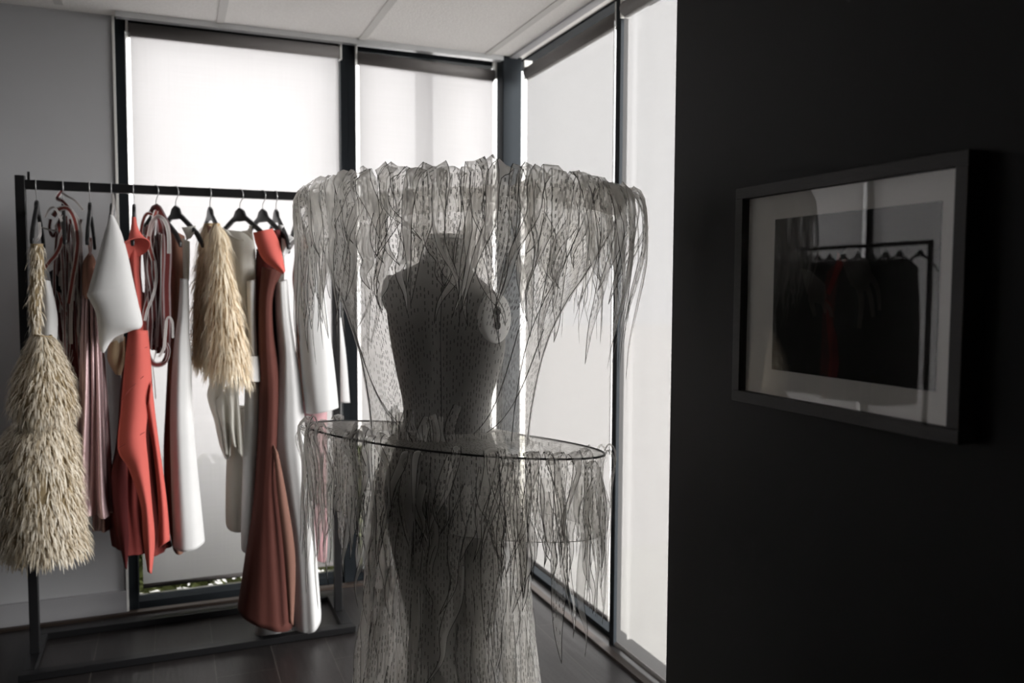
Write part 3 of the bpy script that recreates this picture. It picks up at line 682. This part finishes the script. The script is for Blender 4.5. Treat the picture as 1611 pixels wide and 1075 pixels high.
# 9. ivory ruffled dress ---------------------------------------------------
g9 = garment('ruffled_dress', 390, 'ivory dress with side ruffles and a rolled cuff, hanging right of the feather cape')
loft('bodice', 'offwhite', g9, [(352, 362), (358, 400), (366, 470), (372, 530), (376, 590)], [(396, 368), (401, 400), (401, 470), (402, 530), (405, 592)], 3.50, [.04, .06, .07, .07, .07], fold=(.06, 4, 0))
sheet('outer_panel', 'white_neo', g9, [(389, 443), (390, 500), (392, 560), (394, 600)], [(402, 440), (402, 500), (405, 560), (409, 600)], 3.41, .02)
sheet('neck_band', 'offwhite', g9, [(349, 358), (356, 366), (372, 378)], [(360, 364), (368, 374), (384, 378)], 3.44, .006)
sheet('neck_tie', 'offwhite', g9, [(380, 364), (390, 370), (396, 376)], [(392, 362), (397, 368), (398, 378)], 3.42, .004)
sheet('neck_tie', 'offwhite', g9, [(392, 355), (393, 370)], [(396, 355), (397, 370)], 3.42, .003)
loft('cuff', 'white_neo', g9, [(386, 560), (380, 580), (373, 597)], [(408, 560), (410, 580), (411, 600)], 3.40, [.03, .038, .045], n=40)
loft('sleeve', 'white_neo', g9, [(386, 604), (384, 680), (382, 760), (380, 855), (384, 866)], [(408, 600), (408, 680), (403, 760), (399, 855), (396, 866)], 3.44, [.04, .045, .045, .04, .03], rows=50)
loft('tail', 'offwhite', g9, [(368, 640), (359, 700), (356, 760), (356, 822), (362, 832)], [(388, 640), (386, 700), (383, 760), (381, 828), (378, 832)], 3.54, [.04, .05, .05, .05, .04])
for L, R, y, ph in (([(335, 585), (326, 618), (330, 640), (338, 665), (346, 700), (355, 722)], [(356, 590), (352, 615), (350, 640), (356, 670), (360, 700), (360, 724)], 3.46, 0),
                    ([(340, 630), (342, 650), (350, 680), (356, 715)], [(368, 598), (366, 640), (364, 680), (362, 718)], 3.43, 1.2),
                    ([(352, 610), (360, 640), (362, 668), (368, 700)], [(374, 600), (376, 640), (380, 690), (382, 720)], 3.41, 2.2)):
    sheet('ruffle', 'offwhite', g9, L, R, y, .012, wave=(.03, 1.4, ph), n=20)

# 10. rust dress with a coral collar ---------------------------------------
g10 = garment('rust_dress', 420, 'rust brown long dress with a coral folded collar, reaching lowest on the rail')
sheet('collar', 'red', g10, [(399, 366), (404, 386), (416, 410), (446, 431)], [(428, 360), (437, 378), (443, 400), (448, 427)], [3.34, 3.33, 3.31, 3.30], .03, .005)
sheet('collar_back', 'red_dark', g10, [(426, 362), (432, 376), (440, 396)], [(440, 362), (443, 378), (446, 398)], 3.36, .01)
loft('back_body', 'red_dark', g10, [(404, 392), (402, 480), (402, 560), (403, 640)], [(432, 392), (436, 480), (440, 560), (438, 640)], 3.50, [.06, .07, .08, .08])
loft('front_body', 'rust', g10, [(413, 420), (408, 480), (408, 560), (408, 640), (404, 720), (399, 790), (389, 860), (374, 957)], [(444, 428), (429, 465), (429, 520), (438, 590), (437, 680), (434, 740), (443, 820), (463, 978)], 3.40, [.04, .05, .055, .06, .07, .08, .10, .12], rows=70, n=60, fold=(.035, 5, .6), sag=.018)
# 11. white dress with cup sleeve -------------------------------------------
g11 = garment('white_dress', 450, 'long white dress with a rolled cup sleeve, right of the rust dress')
loft('cup_sleeve', 'white_neo', g11, [(438, 354), (441, 368), (443, 384), (445, 400)], [(446, 356), (450, 366), (456, 372), (465, 378)], [3.40, 3.38, 3.36, 3.35], [.012, .02, .026, .03], n=36, sag=-.02, sagp=2.5)
loft('body', 'white_neo', g11, [(432, 446), (434, 500), (438, 560), (434, 620), (430, 690), (438, 750), (452, 840), (460, 984)], [(451, 440), (455, 490), (462, 540), (472, 600), (480, 680), (487, 760), (496, 860), (504, 962)], 3.41, [.05, .055, .06, .065, .08, .09, .1, .11], rows=70, n=60, fold=(.05, 4, 2.0), sag=.02)
sheet('strap_panel', 'offwhite', g11, [(436, 398), (433, 420), (431, 448)], [(446, 398), (447, 420), (446, 446)], 3.44, .012)
sheet('lining', 'lining_brown', g11, [(430, 700), (436, 770), (446, 860), (455, 980)], [(437, 712), (452, 790), (464, 880), (461, 984)], [3.33, 3.31, 3.29, 3.28], .01)
loft('under_hem', 'white_neo', g11, [(404, 965), (402, 985), (401, 994)], [(440, 965), (445, 985), (447, 996)], 3.47, [.06, .065, .07])
# 12. pink and white dress ---------------------------------------------------
g12 = garment('pink_dress', 490, 'dusty pink dress under a white cape panel, partly behind the organza collar')
loft('bodice', 'nude', g12, [(470, 370), (464, 410), (461, 440), (465, 480), (467, 560), (472, 640)], [(482, 372), (486, 410), (488, 440), (490, 480), (500, 560), (512, 640)], 3.52, [.03, .05, .06, .06, .07, .08])
loft('cape_panel', 'white_neo', g12, [(474, 392), (469, 470), (472, 540), (476, 600), (482, 650)], [(496, 392), (510, 470), (520, 540), (527, 600), (531, 640)], 3.38, [.02, .05, .06, .065, .07], rows=50, n=50, fold=(.05, 3, .3))
loft('skirt', 'pink', g12, [(474, 630), (475, 668), (478, 760), (484, 830), (494, 876)], [(514, 630), (513, 668), (512, 760), (514, 830), (512, 878)], 3.50, [.07, .08, .08, .08, .07])
sheet('back_panel', 'white_neo', g12, [(528, 500), (530, 560), (532, 634)], [(536, 500), (544, 560), (550, 634)], 3.60, .01)

# ================================================================== SECOND RAIL by the left windows (seen in the picture glass)
RX2, RA, RBY = -3.20, 4.765, 6.75
rk2 = empty('clothes_rack', (RX2, 5.75, 0), label='long black clothes rail by the left windows, mirrored in the picture glass', cat='clothes rack')
def r2(a, b): return MB().box(Vector(a) - Vector((RX2, 5.75, 0)), Vector(b) - Vector((RX2, 5.75, 0)))
for y in (RA, RBY): bevel(r2((RX2 - .015, y - .016, .03), (RX2 + .015, y + .016, 1.785)).build('post', 'black_metal', rk2), .002)
r2((RX2 - .014, RA + .016, 1.752), (RX2 + .014, RBY - .016, 1.785)).build('top_bar', 'black_metal', rk2)
for x in (-.18, .18): r2((RX2 + x - .02, RA - .02, .004), (RX2 + x + .02, RBY + .02, .03)).build('base_rail', 'black_metal', rk2)
for y in (RA, RBY): r2((RX2 - .16, y - .02, .004), (RX2 + .16, y + .02, .03)).build('base_crossbar', 'black_metal', rk2)
def coat(kind):
    m = MB(); n = 28; rows = []
    for i in range(26):
        t = i / 25; z = -.10 - t * (1.12 if kind else 1.10); hw = .20 + .02 * math.sin(3 * t) + .03 * t; d = .022 + .035 * min(1, t * 4); r = []
        for j in range(n):
            a = 2 * pi * j / n; x = hw * math.cos(a); k = 1 + .18 * t * math.sin(5 * a + kind)
            r.append(Vector((x, d * math.sin(a) * k, z + .085 * (1 - abs(math.cos(a))) * (1 - t) ** 3 - .03 * abs(math.cos(a)) ** 2 * (1 - t))))
        rows.append(r)
    m.grid(rows, True); return m
proto2 = {}; rnd0 = random.Random(3)
ys2 = [4.86, 5.06, 5.20, 5.36, 5.50, 5.66, 5.83, 5.98, 6.12, 6.27, 6.42, 6.58]
GL = 'dark coats mirrored in the picture glass'
for i, y in enumerate(ys2):
    o = empty('clothes_hanger', (RX2, y, 1.712), rnd0.uniform(-.12, .12), label='black hanger on the long rail by the left windows, mirrored in the picture glass', cat='hanger', group='hangers mirrored in the picture glass')
    for c in me_b:
        c2 = c.copy(); COL.objects.link(c2); c2.parent = o
    red = i == 5
    if i == 0: continue
    g = empty('dress' if red else 'coat', (RX2, y, 1.675), o.rotation_euler.z, label='coral garment among dark coats, mirrored in the picture glass' if red else 'dark coat on the long rail, mirrored in the picture glass', cat='dress' if red else 'coat', group=None if red else GL)
    if red:
        solid(coat(1).build('body', 'red', g, True), .004)
    elif not proto2:
        b = solid(coat(0).build('body', 'black_cloth', g, True), .004); proto2['b'] = b
        MB().tube([(.075 * math.cos(2 * pi * q / 24), .035 * math.sin(2 * pi * q / 24), -.03 - .03 * abs(math.sin(2 * pi * q / 24))) for q in range(24)], .010, 8, True).build('collar', 'black_cloth', g, True)
        proto2['g'] = g
    else:
        for c in [o_ for o_ in COL.objects if o_.parent == proto2['g']]:
            c2 = c.copy(); COL.objects.link(c2); c2.parent = g

# ================================================================== MANNEQUIN
MP = Vector((.665, 2.10, 0)); MA = math.radians(-46)
man = empty('mannequin', MP, MA, label='headless armless grey mannequin torso inside the sheer organza dress', cat='mannequin')
def body():
    m = MB(); n = 32
    ring = [(1.535, .057, .055, .055, .015), (1.49, .058, .057, .057, .010), (1.46, .068, .062, .060, .0), (1.435, .108, .072, .068, -.005), (1.41, .150, .080, .078, -.01), (1.37, .168, .090, .088, -.01), (1.30, .168, .108, .094, -.005),
            (1.24, .160, .118, .092, .0), (1.17, .144, .095, .086, .0), (1.10, .126, .084, .078, .0), (1.04, .124, .082, .078, 0), (.97, .148, .092, .098, 0), (.90, .166, .098, .118, -.005), (.84, .172, .095, .120, -.005), (.79, .168, .09, .105, 0), (.76, .15, .07, .08, 0)]
    rs = cr(ring, 60); rows = []
    for z, hw, fd, bd, yo in rs:
        r = []
        for j in range(n):
            a = 2 * pi * j / n; x = hw * math.cos(a); s = math.sin(a); y = yo + (fd if s > 0 else bd) * s
            if s > 0:   # bust
                for bx in (-.075, .075): y += .045 * math.exp(-((x - bx) / .052) ** 2 - ((z - 1.235) / .05) ** 2) * s ** .5
            if s < 0:   # spine and seat
                y += .010 * math.exp(-(x / .02) ** 2) * (1 if .95 < z < 1.38 else 0)
                for bx in (-.08, .08): y -= .03 * math.exp(-((x - bx) / .06) ** 2 - ((z - .85) / .07) ** 2)
            up = max(0, min(1, (z - 1.12) / .26)); zz = z - .17 * x * up
            r.append(Vector((x, y, zz)))
        rows.append(r)
    k = len(m.v); m.grid(rows, True); m.f.append(tuple(range(k, k + n))); e = k + 59 * n; m.f.append(tuple(reversed(range(e, e + n))))
    for sx in (-1, 1):
        leg = cr([(.082 * sx, -.005, .86, .092), (.078 * sx, .0, .74, .086), (.068 * sx, .005, .60, .071), (.058 * sx, .008, .47, .055), (.056 * sx, -.006, .34, .054), (.060 * sx, -.01, .20, .038), (.075 * sx, -.01, .09, .032), (.075 * sx, .0, .035, .034)], 24)
        m.tube([q[:3] for q in leg], [q[3] for q in leg], 18)
        m.tube([(.075 * sx, -.03, .032), (.077 * sx, .04, .036), (.08 * sx, .11, .026), (.082 * sx, .15, .020)], [.028, .032, .032, .018], 14)
    return m
b = body().build('body', 'mannequin', man, True)
r = b.modifiers.new('skin', 'REMESH'); r.mode = 'VOXEL'; r.voxel_size = .009; r.use_smooth_shade = True
s_ = b.modifiers.new('smooth', 'SMOOTH'); s_.factor = .6; s_.iterations = 6
def ell(cx, cy, cz, ry, rz, x0, x1, n=28):
    m = MB(); k = 0
    rows = []
    for x, f in ((x0, .9), (x0, 1), (x1, 1), (x1 + .004, .9)):
        rows.append([Vector((x, cy + ry * f * math.cos(2 * pi * j / n), cz + rz * f * math.sin(2 * pi * j / n))) for j in range(n)])
    m.grid(rows, True); m.f.append(tuple(range(n))); m.f.append(tuple(reversed(range(3 * n, 4 * n)))); return m
for sx, zc in ((1, 1.325), (-1, 1.385)):
    m = ell(0, -.012, zc, .050, .064, .150, .182) if sx > 0 else ell(0, -.012, zc, .036, .05, .140, .166)
    if sx < 0: m.v = [(-x, y, z) for x, y, z in m.v]
    def turn(v): return (Matrix.Rotation(math.radians(-24), 3, 'Z') @ (Vector(v) - Vector((.15, -.012, 0)))) * 1.0 + Vector((.130, -.016, 0))
    if sx > 0: m.v = [tuple(turn(v)) for v in m.v]
    o = m.build('shoulder_socket', 'socket', man, True)
    k = MB()
    def kh(zc_, rz, ry): return ell(0, -.012, zc_, ry, rz, .184 if sx > 0 else .168, .1875 if sx > 0 else .1715, 14)
    for zc_, rz, ry in ((zc + .018, .012, .009), (zc, .016, .005), (zc - .018, .011, .008)):
        q = kh(zc_, rz, ry); i0 = len(k.v); k.v += [tuple(v) for v in q.v]; k.f += [tuple(i + i0 for i in f) for f in q.f]
    if sx < 0: k.v = [(-x, y, z) for x, y, z in k.v]
    else: k.v = [tuple(turn(v)) for v in k.v]
    k.build('keyhole', 'dark_hole', o)
m = MB().tube([(0, .015, 1.530), (0, .015, 1.540)], .056, 28); m.build('neck_cap', 'socket', man)
m = MB(); m.tube([(0, .02, 0), (0, .02, .012)], .19, 40); m.build('base_plate', 'black_metal', man)

# ================================================================== ORGANZA DRESS
dress = empty('organza_dress', MP, MA, label='sheer grey-white organza dress with a wide funnel collar and drooping ribbon feathers', cat='dress')
RB = .46
RIMC = Vector((.03, 0, 0))
def prof(tab, z):
    tab = sorted(tab)
    if z <= tab[0][0]: return tab[0][1]
    for (z0, a0), (z1, a1) in zip(tab, tab[1:]):
        if z <= z1: f = (z - z0) / (z1 - z0); return a0 + (a1 - a0) * f
    return tab[-1][1]
FUN = [(1.0, .228), (1.08, .236), (1.157, .250), (1.22, .264), (1.275, .282), (1.33, .305), (1.38, .33), (1.43, .357), (1.49, .386), (1.58, .422), (1.64, .442), (1.665, .449)]
ZR = 1.665
def fcen(z): k = max(0, (z - 1.3) / .36); return Vector((.028 * k, 0, 0))
def fpt(phi, z, k=1.0):
    a = prof(FUN, z) * k; q = fcen(z); wob = 1 + .012 * math.sin(5 * phi + 1) + .01 * math.sin(9 * phi)
    zz = z - .048 * math.cos(phi) ** 4 * max(0, (z - 1.38) / .285)      # the rim sags at its two ends
    return Vector((q.x + a * wob * math.cos(phi), q.y + a * RB * (1.0 + .1 * math.sin(3 * phi)) * math.sin(phi), zz))
def panel(name, fn, z0, z1, rows, n, m, parent, wscale=.3):
    mb = MB(); g = []; u1 = []; u2 = []
    for i in range(rows):
        z = z0 + (z1 - z0) * i / (rows - 1); g.append([fn(2 * pi * j / n, z) for j in range(n + 1)])
        u1.append([(1, 0)] * (n + 1)); u2.append([(j / n * 2 * pi * wscale, z) for j in range(n + 1)])
    mb.grid(g, False, u1, u2); return mb.build(name, m, parent, True, fix=False)
panel('funnel_collar', fpt, 1.0, ZR, 28, 96, 'tulle', dress, .27)
# boning: dark vertical seams on the funnel, curved inner bones running down to the waist
for phi in (math.radians(q) for q in (186, 212, 282, 335, 2, 90)):
    MB().tube([fpt(phi, 1.0 + (ZR - 1.0) * i / 14, 1.002) for i in range(15)], .0010, 6).build('boning', 'boning', dress)
for phi, m0 in ((math.radians(q), 0) for q in (188, 215, 325, 350)):
    a = fpt(phi, 1.30); b_ = Vector((.13 * math.cos(phi), .09 * math.sin(phi), 1.03))
    MB().tube([a.lerp(b_, t) + Vector((.0, .0, -.05)) * math.sin(pi * t) for t in (i / 12 for i in range(13))], .0012, 6).build('boning', 'inner_bone', dress)
# pannier peplum
PA, PB, PZ = .430, .165, 1.003
def ppt(phi, z):
    k = (PZ - z); wob = 1 + .015 * math.sin(4 * phi + .5)
    return Vector((PA * (1 - .12 * k) * wob * math.cos(phi), PB * (1 - .1 * k) * wob * math.sin(phi), z - .011 * math.cos(phi)))
mb = MB(); g = []; u1 = []; u2 = []
for i in range(8):
    t = i / 7; g.append([Vector((.125 * math.cos(p), .088 * math.sin(p), 1.03)).lerp(ppt(p, PZ), t) for p in (2 * pi * j / 72 for j in range(73))])
    u1.append([(1, 0)] * 73); u2.append([(j / 72 * 2.0, t * .3) for j in range(73)])
mb.grid(g, False, u1, u2); mb.build('peplum_top', 'tulle', dress, True, fix=False)
panel('peplum_side', ppt, .80, PZ, 8, 72, 'tulle', dress, .3)
MB().tube([ppt(2 * pi * i / 80, PZ) for i in range(80)], .0028, 6, True).build('peplum_hoop', 'boning', dress, True)
MB().tube([ppt(2 * pi * i / 80, .80) for i in range(80)], .0008, 6, True).build('peplum_hoop', 'inner_bone', dress, True)
# skirt column
SKT = [(0.01, .315), (.15, .285), (.36, .255), (.55, .232), (.74, .212), (.88, .196), (.99, .172), (1.03, .13)]
def spt(phi, z, k=1.0):
    a = prof(SKT, z) * k; wob = 1 + .03 * math.sin(6 * phi + 2 * z) + .02 * math.sin(11 * phi)
    return Vector((a * wob * math.cos(phi), a * .82 * wob * math.sin(phi), z))
panel('skirt', spt, .01, 1.03, 36, 80, 'tulle_skirt', dress, .24)
# sheer neck ruff
mb = MB(); g = []; u1 = []; u2 = []
for i in range(7):
    t = i / 6
    g.append([Vector(((.070 + .02 * t + .010 * t * math.sin(9 * p)) * math.cos(p), .012 + (.068 + .02 * t + .010 * t * math.sin(9 * p)) * math.sin(p), 1.452 + .105 * t * (1 + .22 * math.sin(5 * p + 1) * t))) for p in (2 * pi * j / 60 for j in range(61))])
    u1.append([(1, 0)] * 61); u2.append([(j / 60 * .45, t * .1) for j in range(61)])
mb.grid(g, False, u1, u2); mb.build('neck_ruff', 'org_print', dress, True, fix=False)

RIB = []      # (score, mesh builder data)
rnd = random.Random(7)
camL = Matrix.Rotation(-MA, 3, 'Z') @ (CAM - MP)      # viewer seen from the dress
def ribbon(pts, wd, mt_, blunt=False, tw=0.0, tip=.55):
    n = 18; q = [Vector(v) for v in cr([tuple(p) for p in pts], n)]
    L = sum((q[i + 1] - q[i]).length for i in range(n - 1)); acc = 0; g = []; u1 = []; u2 = []; off = rnd.uniform(0, 5)
    for i, p in enumerate(q):
        t = i / (n - 1); tg = (q[min(i + 1, n - 1)] - q[max(i - 1, 0)]).normalized()
        ow = Vector((p.x * .35, p.y, 0)); ow = ow.normalized() if ow.length > 1e-6 else Vector((0, -1, 0))
        s = tg.cross(ow)
        if s.length < .1: s = Vector((-ow.y, ow.x, 0))
        s = (Matrix.Rotation(tw * max(0, t - .28) * 1.4, 3, tg) @ s).normalized()
        if i and s.dot(prev) < 0: s = -s
        prev = s
        hw = wd / 2 * min(1, max(.01, (1 - t) / tip) ** .9) * (.8 + .2 * min(1, t * 5))
        cup = tg.cross(s).normalized() * hw * .35
        g.append([p - s * hw, p + cup, p + s * hw]); e0 = 0.0 if t > 0 else 0.0
        u1.append([(0, t), (hw if 0 < i else hw, t), (0, t)]); u2.append([(off - hw, acc), (off, acc), (off + hw, acc)])
        if i < n - 1: acc += (q[i + 1] - p).length
    mid = q[n // 2]; facing = (Vector((mid.x, mid.y, 0)).normalized()).dot((camL - mid).normalized())
    RIB.append((L * wd * (1.6 + facing), g, u1, u2, mt_))
def pick():
    k = rnd.random(); return 'org_print' if k < .38 else ('org_thick' if k < .52 else 'org_plain')
def lerpx(a, b, t): return a + (b - a) * t
# collar rim ribbons: rise over the rim, flop outside
NR = 100
def rim_ribbon(phi, L, wd, zdrop=0.0):
    h = rnd.uniform(.002, .022); a = fpt(phi, ZR - .05, .985); top = fpt(phi, ZR, 1.0) + Vector((0, 0, h)); o_ = Vector((math.cos(phi), math.sin(phi) * .9, 0))
    sw = rnd.gauss(0, .075); curl = rnd.uniform(-.016, .016); tgv = Vector((-math.sin(phi), math.cos(phi) * .6, 0))
    pts = [a, fpt(phi, ZR - .01, .99) + Vector((0, 0, h * .6)), top + o_ * .012, top + o_ * .035 + Vector((0, 0, -.03)) + tgv * sw * .25]
    out = rnd.uniform(.025, .055)
    for t in (.3, .55, .78, 1.0):
        pts.append(top + o_ * (out - .03 * t + .012 * math.sin(5 * t + phi)) + Vector((0, 0, -.03 - L * t)) + tgv * (sw * t + curl * math.sin(4 * t) + rnd.uniform(-.015, .015) * t))
    ribbon(pts, wd, pick(), tw=rnd.uniform(-.9, .9), tip=rnd.uniform(.6, .95))
for i in range(NR):
    phi = 2 * pi * (i + rnd.uniform(-.5, .5)) / NR; L = rnd.uniform(.14, .40) * (1.1 if abs(math.cos(phi)) > .75 else 1)
    rim_ribbon(phi, L, rnd.uniform(.048, .072) if rnd.random() < .6 else rnd.uniform(.022, .036))
def hang_row(fn, z, cnt, Lr, out, wr, rng=None, up=.0):
    for i in range(cnt):
        phi = 2 * pi * (i + rnd.uniform(-.5, .5)) / cnt if rng is None else math.radians(rnd.uniform(*rng)); L = rnd.uniform(*Lr)
        zz = z + rnd.uniform(-.022, .022); a = fn(phi, zz); o_ = Vector((math.cos(phi), math.sin(phi), 0)); tgv = Vector((-math.sin(phi), math.cos(phi) * .6, 0)); sw = rnd.gauss(0, .036); curl = rnd.uniform(-.007, .007)
        pts = [a]
        if up: pts += [a + o_ * .012 + Vector((0, 0, up * rnd.uniform(.3, 1))), a + o_ * .026 + Vector((0, 0, -.01))]
        for t in (.3, .55, .78, 1.0): pts.append(a + o_ * (out + .007 * math.sin(3 * t + phi * 7)) + Vector((0, 0, -L * t)) + tgv * (sw * t + curl * math.sin(4 * t) + rnd.uniform(-.014, .014)))
        ribbon(pts, rnd.uniform(*wr) * (1.25 if rnd.random() < .3 else .85), pick(), tw=rnd.uniform(-.6, .6), tip=rnd.uniform(.55, .95))
hang_row(fpt, 1.625, 30, (.14, .30), .02, (.036, .060))
hang_row(fpt, 1.565, 22, (.14, .28), .015, (.034, .058))
hang_row(fpt, 1.49, 18, (.12, .22), .012, (.022, .04))
hang_row(fpt, 1.09, 10, (.12, .2), .010, (.02, .04), (235, 300))
hang_row(ppt, .998, 26, (.18, .36), .012, (.024, .046), rng=(205, 335), up=.03)
hang_row(ppt, .992, 30, (.18, .34), .010, (.024, .042), up=.022)
for zz, cnt in ((.975, 40), (.935, 38), (.885, 36), (.825, 28)):
    hang_row(ppt, zz, int(cnt * .75), (.16, .36), .008, (.030, .054))
for k in range(10):
    zz = .90 - .085 * k; hang_row(spt, zz, 17, (.20, .36), .008, (.036, .062))
RIB.sort(key=lambda q: -q[0])
for q in RIB[:100]:
    m = MB(); m.grid(q[1], False, q[2], q[3]); m.build('ribbon', q[4], dress, True, fix=False)
mb = MB(); idx = []
slots = ['org_plain', 'org_print', 'org_thick']; fm = []
for q in RIB[100:]:
    f0 = len(mb.f); mb.grid(q[1], False, q[2], q[3]); fm += [slots.index(q[4])] * (len(mb.f) - f0)
ob = mb.build('ribbon_fringe', None, dress, True, fix=False); ob['kind'] = 'stuff'
for s in slots: ob.data.materials.append(MT[s])
for p, k in zip(ob.data.polygons, fm): p.material_index = k

# ================================================================== PICTURE
XF = XD - .040
y0, y1, z0, z1 = .901, 1.451, 1.167, 1.608
pic = empty('picture_frame', (XD, (y0 + y1) / 2, z0), label='black framed dark photograph in a pale mat on the black wall', cat='picture')
pb = Vector(pic.location); fw = .0225
def bx(a, b): return MB().box(Vector(a) - pb, Vector(b) - pb)
m = MB()
for a, b in (((XF, y0, z0), (XD, y1, z0 + fw)), ((XF, y0, z1 - fw), (XD, y1, z1)), ((XF, y0, z0 + fw), (XD, y0 + fw, z1 - fw)), ((XF, y1 - fw, z0 + fw), (XD, y1, z1 - fw))): m.box(Vector(a) - pb, Vector(b) - pb)
bevel(m.build('frame', 'frame_wood', pic), .001)
bx((XF + .018, y0 + fw, z0 + fw), (XF + .022, y1 - fw, z1 - fw)).build('mat_board', 'mat_board', pic)
py0, py1, pz0, pz1 = .959, 1.346, 1.241, 1.538
pr = bx((XF + .0165, py0, pz0), (XF + .018, py1, pz1)).build('print', 'print_black', pic)
bx((XF + .008, y0 + fw, z0 + fw), (XF + .010, y1 - fw, z1 - fw)).build('glass', 'glass', pic)
# two blurred pale hands in the print plus the painted reflection of a red garment, as flat ink shapes of the photograph (s: 0 left..1 right, t: 0 bottom..1 top)
def ink(name, polys, mt_, dx):
    m = MB()
    for poly in polys:
        f = lambda s, t, d: Vector((XF + .0165 - d, py1 - (py1 - py0) * s, pz0 + (pz1 - pz0) * t)) - pb
        m.prism(poly, lambda s, t: f(s, t, dx), lambda s, t: f(s, t, 0))
    return m.build(name, mt_, pr)
def finger(a, b, c, w0, w1):
    pts = cr([a, b, c], 8); L = []; R_ = []
    for i, p in enumerate(pts):
        q0, q1 = pts[max(i - 1, 0)], pts[min(i + 1, 7)]; dx, dy = q1[0] - q0[0], q1[1] - q0[1]; l = math.hypot(dx, dy); ww = w0 + (w1 - w0) * i / 7
        L.append((p[0] - dy / l * ww, p[1] + dx / l * ww)); R_.append((p[0] + dy / l * ww, p[1] - dx / l * ww))
    return L + R_[::-1]
ink('printed_hand', [[(.46, .74), (.50, .79), (.56, .78), (.63, .70), (.66, .60), (.60, .52), (.53, .56), (.49, .64)],
                     finger((.57, .57), (.595, .46), (.585, .31), .022, .012), finger((.61, .58), (.645, .50), (.665, .38), .02, .010), finger((.64, .62), (.685, .54), (.70, .42), .018, .008)], 'print_skin', .0004)
ink('printed_hand', [[(.20, .67), (.26, .66), (.37, .57), (.38, .48), (.33, .45), (.27, .46), (.23, .56)],
                     finger((.27, .49), (.285, .43), (.305, .37), .02, .012), finger((.33, .48), (.36, .44), (.375, .39), .018, .010), finger((.36, .46), (.40, .42), (.415, .37), .016, .011)], 'print_skin', .0004)
ink('painted_red_reflection', [[(.44, .76), (.49, .72), (.47, .66), (.43, .58), (.40, .50), (.375, .52), (.41, .62), (.43, .69)],
                      [(.37, .48), (.41, .45), (.42, .34), (.45, .26), (.47, .10), (.46, .0), (.40, .0), (.41, .12), (.385, .30)]], 'red_reflection_ink', .0003)
